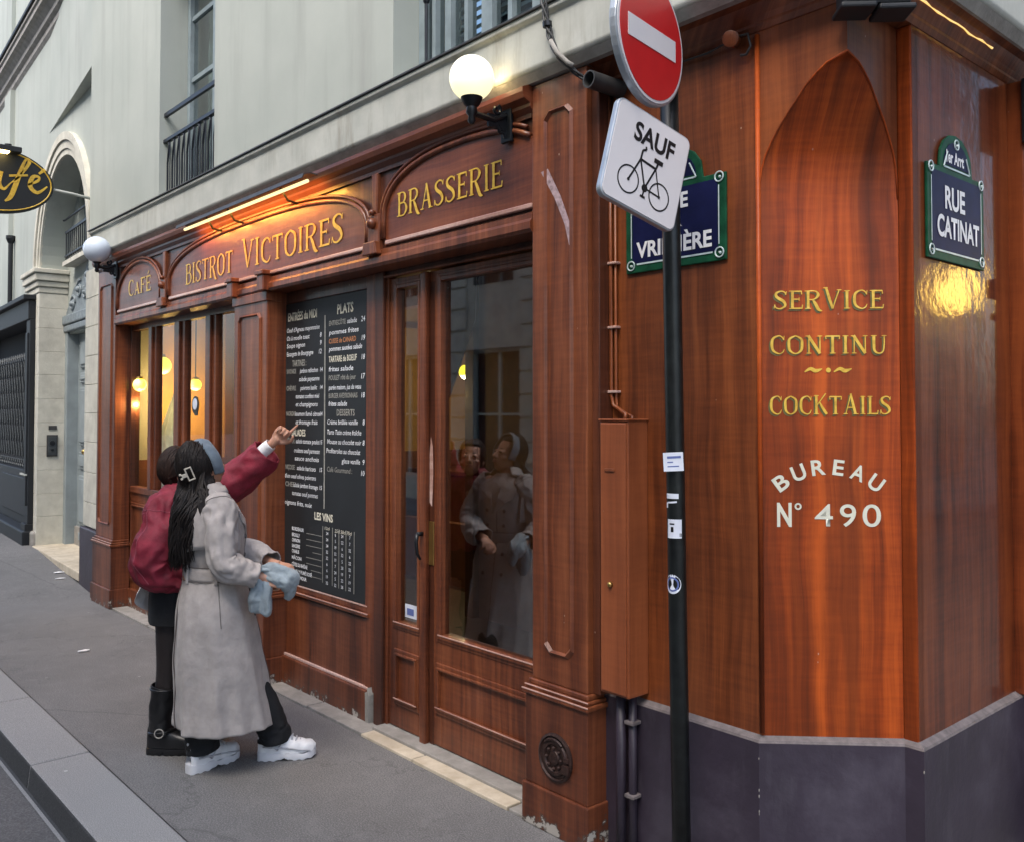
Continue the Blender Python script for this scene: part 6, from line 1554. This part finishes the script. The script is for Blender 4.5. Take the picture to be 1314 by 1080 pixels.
# hair
hm = HB
g = MB(); g.sphere((0, -.022, .032), .106, 28, 18, (.80, .93, .98)); cap = [hm @ Vector(p) for p in g.v]
g2 = MB(); keep = []
for f_ in g.f:
    c_ = sum((Vector(g.v[i]) for i in f_), Vector()) / 4
    if not (c_.y > .035 and c_.z < .085): keep.append(f_)
g2.add(cap, keep); hb = solid(obj('hair', g2, 'hair_black', pb_, FB, smooth=True), .004)
rs = random.Random(3); ST = []
for k in range(900):
    # root on the skull, falls back over the nape and down the back
    az = rs.uniform(-pi * .80, pi * .80); el = rs.uniform(-.5, 1.5)
    r0 = Vector((.086 * sin(az) * cos(el) * 1.0, -.022 - .102 * cos(az) * cos(el) , .032 + .104 * sin(el)))
    if r0.y > .03: continue
    p0 = hm @ r0
    side = r0.x / .086
    # direction around the head toward the nape then down
    rN = Vector((side * .098, -.082 + rs.uniform(-.03, .03) + (.05 if abs(side) > .7 else 0), -.06)); p1 = hm @ (r0.lerp(rN, .5) * 1.0 + Vector((side * .018, -.022 * (1 if r0.y < 0 else .3), .0)))
    p2 = hm @ rN
    def sk(q, k=1.04):
        c0_ = Vector((0, -.022, .032)); d_ = q - c0_; e_ = sqrt((d_.x / .086) ** 2 + (d_.y / .100) ** 2 + (d_.z / .106) ** 2); return hm @ (c0_ + d_ / e_ * k)
    p0 = sk(r0, 1.02); pa1 = sk(r0.lerp(rN, .33)); pa2 = sk(r0.lerp(rN, .66), 1.05)
    endz = rs.uniform(.96, 1.13) + (.05 if abs(side) > .8 else 0); ln = p2.z - endz
    bx_ = .05 + side * .128 + rs.uniform(-.025, .025); by_ = -.178 + abs(side) ** 2 * .055 + rs.uniform(-.022, .016)
    ph = rs.uniform(0, 6.28); wv_ = rs.uniform(.005, .016)
    key = [(*p0,), (*pa1,), (*pa2,), (*p2,)]
    for j in range(1, 6):
        t = j / 5; key.append((p2.x * (1 - t) ** 1.5 + bx_ * (1 - (1 - t) ** 1.5) * (1 - .35 * t) + wv_ * sin(ph + t * 9), p2.y * (1 - t) ** 2 + by_ * (1 - (1 - t) ** 2) - .012 * sin(pi * t) + wv_ * cos(ph + t * 8), p2.z - ln * t))
    ST.append(spline(key, 26))
# some strands over the near shoulder
for k in range(46):
    a = rs.uniform(.0, 1); p0 = hm @ Vector((.083, -.01 - .05 * a, .04 - .05 * a)); e = Vector((.165 + rs.uniform(-.03, .015), -.06 + rs.uniform(-.04, .03), rs.uniform(1.06, 1.22)))
    key = [(*p0,), (*(p0 + Vector((.012, -.02, -.07))),), (.125 + rs.uniform(-.01, .01), -.075 + rs.uniform(-.02, .02), 1.335), (.155, -.085 + rs.uniform(-.02, .02), 1.27), (*e,)]
    ST.append(spline(key, 18))
g = MB(); strands(g, ST, r=.0052); obj('hair_strands', g, 'hair_black', hb, FB, smooth=True, kind='stuff')
g = MB(); vs = []
for i in range(41):
    a = -.45 + (pi + .9) * i / 40; 
    for j in range(7):
        u_ = (j - 3) / 3; wv_ = 1 + .02 * sin(a * 7 + j); rr = .120 * (1 - .055 * u_ * u_) * wv_
        vs.append(hm @ Vector((cos(a) * rr * .86, .030 + u_ * .026 - .012 * sin(a), .022 + sin(a) * rr * .98)))
g.add(vs, [(i * 7 + j, i * 7 + j + 1, (i + 1) * 7 + j + 1, (i + 1) * 7 + j) for i in range(40) for j in range(6)])
solid(obj('headband', g, 'headband', hb, FB, smooth=True), .008)
# claw clip on the back right of the head
KC = hm @ Matrix.Translation((.064, -.098, .016)) @ Matrix.Rotation(radians(-125), 4, 'Z') @ Matrix.Rotation(radians(10), 4, 'Y') @ Matrix.Scale(.78, 4)
g = MB()
for a, b_, c_, d in ((-.022, .022, -.042, -.034), (-.022, .022, .034, .042), (-.022, -.014, -.034, .034), (.014, .022, -.034, .034)): g.box(a, b_, -.006, .004, c_, d)
g.box(-.05, -.022, -.005, .003, -.012, .012).box(-.062, -.048, -.006, .004, -.020, -.008).box(-.062, -.048, -.006, .004, .008, .020)
g.xform(KC @ Matrix.Rotation(pi, 4, 'Z') @ Matrix.Translation((0, -.022, 0))); obj('hair_clip', g, 'clip', hb, FB, bevel=.002)
# ---------------- pale blue scarf / bundle held in front
bn = empty('scarf_bundle', 'pale blue grey folded cloth bundle held in front by the woman in the long coat', 'scarf', FB0 @ Vector((.2, .25, .85)))
def lump(mb, c_, r_, rot=(0, 0, 0), seed=0, fr_=9., amp=.13):
    g_ = MB().sphere((0, 0, 0), 1, 48, 34); E_ = Euler([radians(a) for a in rot]).to_matrix(); vs = []
    for v_ in g_.v:
        v_ = Vector(v_); n1 = noise.noise(v_ * 1.4 + Vector((seed, 0, 0))); st = sin(v_.x * fr_ + n1 * 4 + seed) * amp
        f_ = 1 + n1 * .22 + st * (1 - v_.z * v_.z) ; q = Vector((v_.x * r_[0], v_.y * r_[1], v_.z * r_[2])) * f_
        vs.append(E_ @ q + Vector(c_))
    mb.add(vs, g_.f)
def cloth_bundle(paths, seed):
    g_ = MB()
    for k, ks in enumerate(paths): sleeve(g_, ks, 26, 26, .22, 1.3, seed + k * 2.3, cap=True)
    return fuse('cloth', g_, 'bluecloth', bn, FBS, .0055, 3)
cloth_bundle([[(.215, .235, .965, .022), (.225, .235, .90, .036), (.215, .22, .82, .042), (.205, .215, .745, .030)], [(.205, .265, .965, .022), (.215, .285, .90, .036), (.225, .28, .82, .040), (.215, .285, .74, .034), (.21, .28, .715, .015)],
              [(.175, .25, .96, .02), (.175, .25, .88, .036), (.185, .25, .80, .042), (.19, .25, .73, .03)]], 1)
cloth_bundle([[(.20, .25, .985, .022), (.205, .30, .995, .034), (.205, .37, .975, .042), (.20, .43, .935, .044), (.195, .455, .885, .024)], [(.175, .26, .965, .022), (.19, .33, .945, .040), (.185, .40, .905, .044), (.18, .42, .845, .036), (.175, .40, .80, .018)],
              [(.215, .27, .965, .02), (.23, .33, .945, .034), (.225, .385, .91, .038), (.215, .40, .86, .022)]], 5)
obj('strap', MB().tube([(.215, .20, .93), (.235, .235, .985), (.225, .28, .975), (.21, .30, .93)], .010, 8), 'bluecloth', bn, FB0, smooth=True)

# ---------------- woman in the burgundy jacket
FA = frame(-1.835, -.81, -35)
pa_ = empty('person', 'person in burgundy jacket, short black skirt and black buckle boots pointing at the chalkboard menu', 'person', (-1.835, -.81, 0))
HA = hmat(0, .025, 1.415, -6, 14, 0)
b = MB()
limb(b, [(0, .0, .90, .12), (0, .0, 1.0, .11), (0, .01, 1.12, .115), (0, .015, 1.2, .115), (0, .01, 1.27, .065), (0, .01, 1.32, .046), (0, .02, 1.38, .045)])
b.sphere((0, 0, .84), .15, 18, 12, (1.05, .85, .8))
RA = [(.13, -.02, 1.235, .045), (.17, -.07, 1.10, .042), (.19, -.11, .96, .036), (.20, -.02, .915, .032), (.175, .095, .90, .024)]
LA = [(-.12, .05, 1.265, .045), (-.13, .17, 1.335, .04), (-.13, .275, 1.400, .034), (-.10, .375, 1.485, .030), (-.075, .468, 1.568, .022)]
limb(b, RA); limb(b, LA)
limb(b, [(.08, -.01, .80, .088), (.08, -.02, .60, .068), (.075, -.02, .42, .052), (.075, -.04, .30, .052), (.075, -.05, .12, .036), (.075, .0, .06, .03)])
limb(b, [(-.08, 0, .80, .088), (-.085, .04, .60, .068), (-.09, .06, .42, .052), (-.09, .06, .30, .052), (-.09, .05, .12, .036), (-.09, .1, .06, .03)])
head(b, HA)
hand(b, aim(LA[-1][:3], (.02, .68, .73), (.9, .1, -.3)), (.03, 1.25, 1.3, 1.3), side=-1, thumb=.9)
hand(b, aim(RA[-1][:3], (-.3, .9, -.2), (-.9, -.2, 0)), (.5, .55, .6, .65), side=-1, thumb=.6)
fuse('body', b, 'skin', pa_, FA); face_bits(pa_, HA, FA)
def jfold(a, t, z):
    nz = noise.noise(Vector((cos(a) * 2, sin(a) * 2, z * 7 + 3))) * .09 + noise.noise(Vector((cos(a) * 5, sin(a) * 5, z * 14))) * .03
    cr = 1 - 2 * abs(noise.noise(Vector((cos(a) * 2.2 + 9, sin(a) * 2.2, z * 6)))); nz += (cr - .6) * .15
    return 1 + nz + sin(z * 34 + a * 2.2 + noise.noise(Vector((a * 1.2, z * 4, 5))) * 5) * .016
g = MB(); JK = [(0, .005, 1.325, .062, .064), (0, .0, 1.295, .12, .09), (0, -.005, 1.25, .175, .115), (0, -.006, 1.15, .195, .138), (0, -.006, 1.0, .205, .148), (0, -.006, .89, .208, .152), (0, -.002, .845, .195, .145), (0, 0, .825, .170, .130)]
lo_ft(g, JK, 100, 120, jfold, 2.1); jk = solid(obj('jacket', g, 'burgundy', pa_, FA, smooth=True), .006)
g = MB(); sleeve(g, [(.10, -.01, 1.285, .07), (.155, -.03, 1.225, .092), (.195, -.045, 1.11, .090), (.215, -.065, .99, .092), (.215, -.03, .925, .086), (.20, .045, .905, .068), (.185, .075, .895, .045)], 90, 64, .30, 1.5, 2)
solid(obj('sleeve', g, 'burgundy', jk, FA, smooth=True), .006)
def facing(mb, seg, i):
    c_ = sum((Vector(mb.v[i * seg + q]) for q in range(seg)), Vector()) / seg; tc = (FA.inverted() @ cam.location - c_).normalized()
    return max(range(seg), key=lambda k: (Vector(mb.v[i * seg + k]) - c_).dot(tc))
kf = facing(g, 64, 40)
obj('sleeve_stitching', seam_on(g, 64, [(i, kf - 7) for i in range(8, 84, 2)], .0021), 'pink_stitch', jk, FA)
obj('sleeve_stitching', seam_on(g, 64, [(18, kf + k) for k in range(-20, 21)], .0021), 'pink_stitch', jk, FA)
obj('sleeve_stitching', seam_on(g, 64, [(i, kf + 9) for i in range(18, 60, 2)], .0018), 'pink_stitch', jk, FA)
g = MB(); sleeve(g, [(-.08, .01, 1.24, .085), (-.12, .08, 1.280, .098), (-.125, .17, 1.315, .100), (-.12, .275, 1.370, .098), (-.098, .365, 1.445, .090), (-.083, .430, 1.515, .080)], 60, 44, .11, 1.6, 6)
solid(obj('sleeve', g, 'burgundy', jk, FA, smooth=True), .006)
g = MB(); sleeve(g, [(-.10, .345, 1.465, .030), (-.09, .405, 1.515, .034), (-.080, .450, 1.553, .032)], 14, 24, .05, 2, 3); solid(obj('shirt_cuff', g, 'whitecloth', pa_, FA, smooth=True), .003)
g = MB(); vs = []
for i in range(41):
    a = -pi * 1.3 + pi * 1.6 * i / 40
    for j in range(6): t = j / 5; rr = .060 + .065 * t; vs.append((rr * cos(a) * 1.12, .005 + rr * sin(a), 1.36 - .075 * t ** 1.3))
g.add(vs, [(i * 6 + j, i * 6 + j + 1, (i + 1) * 6 + j + 1, (i + 1) * 6 + j) for i in range(40) for j in range(5)])
solid(obj('collar', g, 'burgundy', jk, FA, smooth=True), .007)
obj('collar_stitching', MB().tube([(.121 * cos(-pi * 1.3 + pi * 1.6 * i / 40) * 1.12, .005 + .121 * sin(-pi * 1.3 + pi * 1.6 * i / 40), 1.2935) for i in range(41)], .0016, 5), 'pink_stitch', jk, FA)
def js(a, z, off=.004):
    ks = spline(JK, 80); q = min(ks, key=lambda r: abs(r[2] - z)); f_ = jfold(a, 0, z); e = 2 / 2.1; c_, s_ = cos(a), sin(a)
    return Vector((q[0] + (q[3] * f_ + off) * abs(c_) ** e * (1 if c_ > 0 else -1), q[1] + (q[4] * f_ + off) * abs(s_) ** e * (1 if s_ > 0 else -1), z))
obj('yoke_stitching', MB().tube([js(-pi + (pi) * i / 40, 1.215, .005) for i in range(41)], .0018, 5), 'pink_stitch', jk, FA)
g = MB(); lo_ft(g, [(0, 0, .86, .165, .13), (0, 0, .80, .175, .14), (0, .005, .70, .182, .148), (0, .01, .655, .186, .152)], 20, 60, lambda a, t, z: 1 + .02 * sin(a * 7)); solid(obj('skirt', g, 'blackcloth', pa_, FA, smooth=True), .004)
g = MB(); vs = []
for i in range(25):
    a = -pi + .15 + 1.9 * i / 24
    for j in range(8):
        t = j / 7; vs.append(((.178 + .035 * t) * cos(a), (.156 + .045 * t) * sin(a) - .008 + .008 * sin(a * 9) * t, .875 - (.075 + .145 * max(0, sin((i / 24) * pi * 1.05)) ** 1.2 * (1 - .35 * i / 24)) * t))
g.add(vs, [(i * 8 + j, i * 8 + j + 1, (i + 1) * 8 + j + 1, (i + 1) * 8 + j) for i in range(24) for j in range(7)])
solid(obj('shirt_tail', g, 'whitecloth', pa_, FA, smooth=True), .003)
for s_, dy in ((1, -.03), (-1, .05)):
    g = MB(); sleeve(g, [(s_ * .08, dy * .3, .76, .092), (s_ * .08, dy * .6, .60, .073), (s_ * .078, dy, .42, .056), (s_ * .078, dy - .01, .30, .054)], 24, 28, .01, 2, 1); obj('tights_leg', g, 'tights', pa_, FA, smooth=True)
    fx, fy = s_ * .078, dy - .085 - .01
    g = MB(); sleeve(g, [(fx, dy - .012, .335, .066), (fx, dy - .018, .30, .064), (fx, dy - .03, .20, .058), (fx, dy - .03, .13, .056), (fx, dy - .018, .09, .055)], 34, 30, .07, 2, s_)
    bt = solid(obj('boot_shaft', g, 'boot', pa_, FA, smooth=True), .005)
    Fm = Matrix.Translation((fx, fy, 0)) @ Matrix.Rotation(radians(-6 * s_), 4, 'Z'); shoe(pa_, FA, Fm, False, .95)
    g = MB().tube([(fx + .064 * cos(k * pi / 12), dy - .022 + .066 * sin(k * pi / 12), .115 + .008 * sin(k * pi / 12)) for k in range(24)], .007, 6, closed=True).tube([(fx + .070 * cos(k * pi / 12), dy - .012 + .070 * sin(k * pi / 12), .326) for k in range(24)], .006, 6, closed=True)
    obj('strap', g, 'boot', bt, FA, smooth=True)
    obj('buckle', MB().tube([(fx + .066 + .004, dy - .022 + .022 * cos(k * pi / 6), .117 + .022 * sin(k * pi / 6)) for k in range(12)], .0032, 6, closed=True), 'grey_stone', bt, FA)
hm = HA
g = MB(); g.sphere((0, -.022, .030), .110, 28, 18, (.82, .95, .99)); g2 = MB()
keep = [f_ for f_ in g.f if not ((lambda c_: c_.y > .04 and c_.z < .08)(sum((Vector(g.v[i]) for i in f_), Vector()) / 4))]
g2.add([hm @ Vector(p) for p in g.v], keep); ha = solid(obj('hair', g2, 'hair_brown', pa_, FA, smooth=True), .004)
ST = []
for k in range(420):
    az = rs.uniform(-pi * .8, pi * .8); el = rs.uniform(-.4, 1.5)
    r0 = Vector((.090 * sin(az) * cos(el), -.022 - .104 * cos(az) * cos(el), .030 + .107 * sin(el)))
    if r0.y > .035: continue
    side = r0.x / .09
    p0 = hm @ r0; p1 = hm @ Vector((side * .085, -.085 + abs(side) * .035, -.01)); p2 = hm @ Vector((side * .068, -.088 + abs(side) * .03, -.065)); p3 = hm @ Vector((side * .055 + rs.uniform(-.012, .012), -.085 + rs.uniform(-.02, .02), -.105 + rs.uniform(-.02, .015)))
    def sk(q, k=1.04):
        c0_ = Vector((0, -.022, .030)); d_ = q - c0_; e_ = sqrt((d_.x / .090) ** 2 + (d_.y / .104) ** 2 + (d_.z / .108) ** 2); return hm @ (c0_ + d_ / e_ * k)
    r1_ = Vector((side * .085, -.085 + abs(side) * .035, -.01))
    ST.append(spline([(*sk(r0, 1.01),), (*sk(r0.lerp(r1_, .35)),), (*sk(r0.lerp(r1_, .7)),), (*sk(r1_, 1.05),), (*p2,), (*p3,)], 18))
g = MB(); strands(g, ST, r=.0058); obj('hair_strands', g, 'hair_brown', ha, FA, smooth=True, kind='stuff')
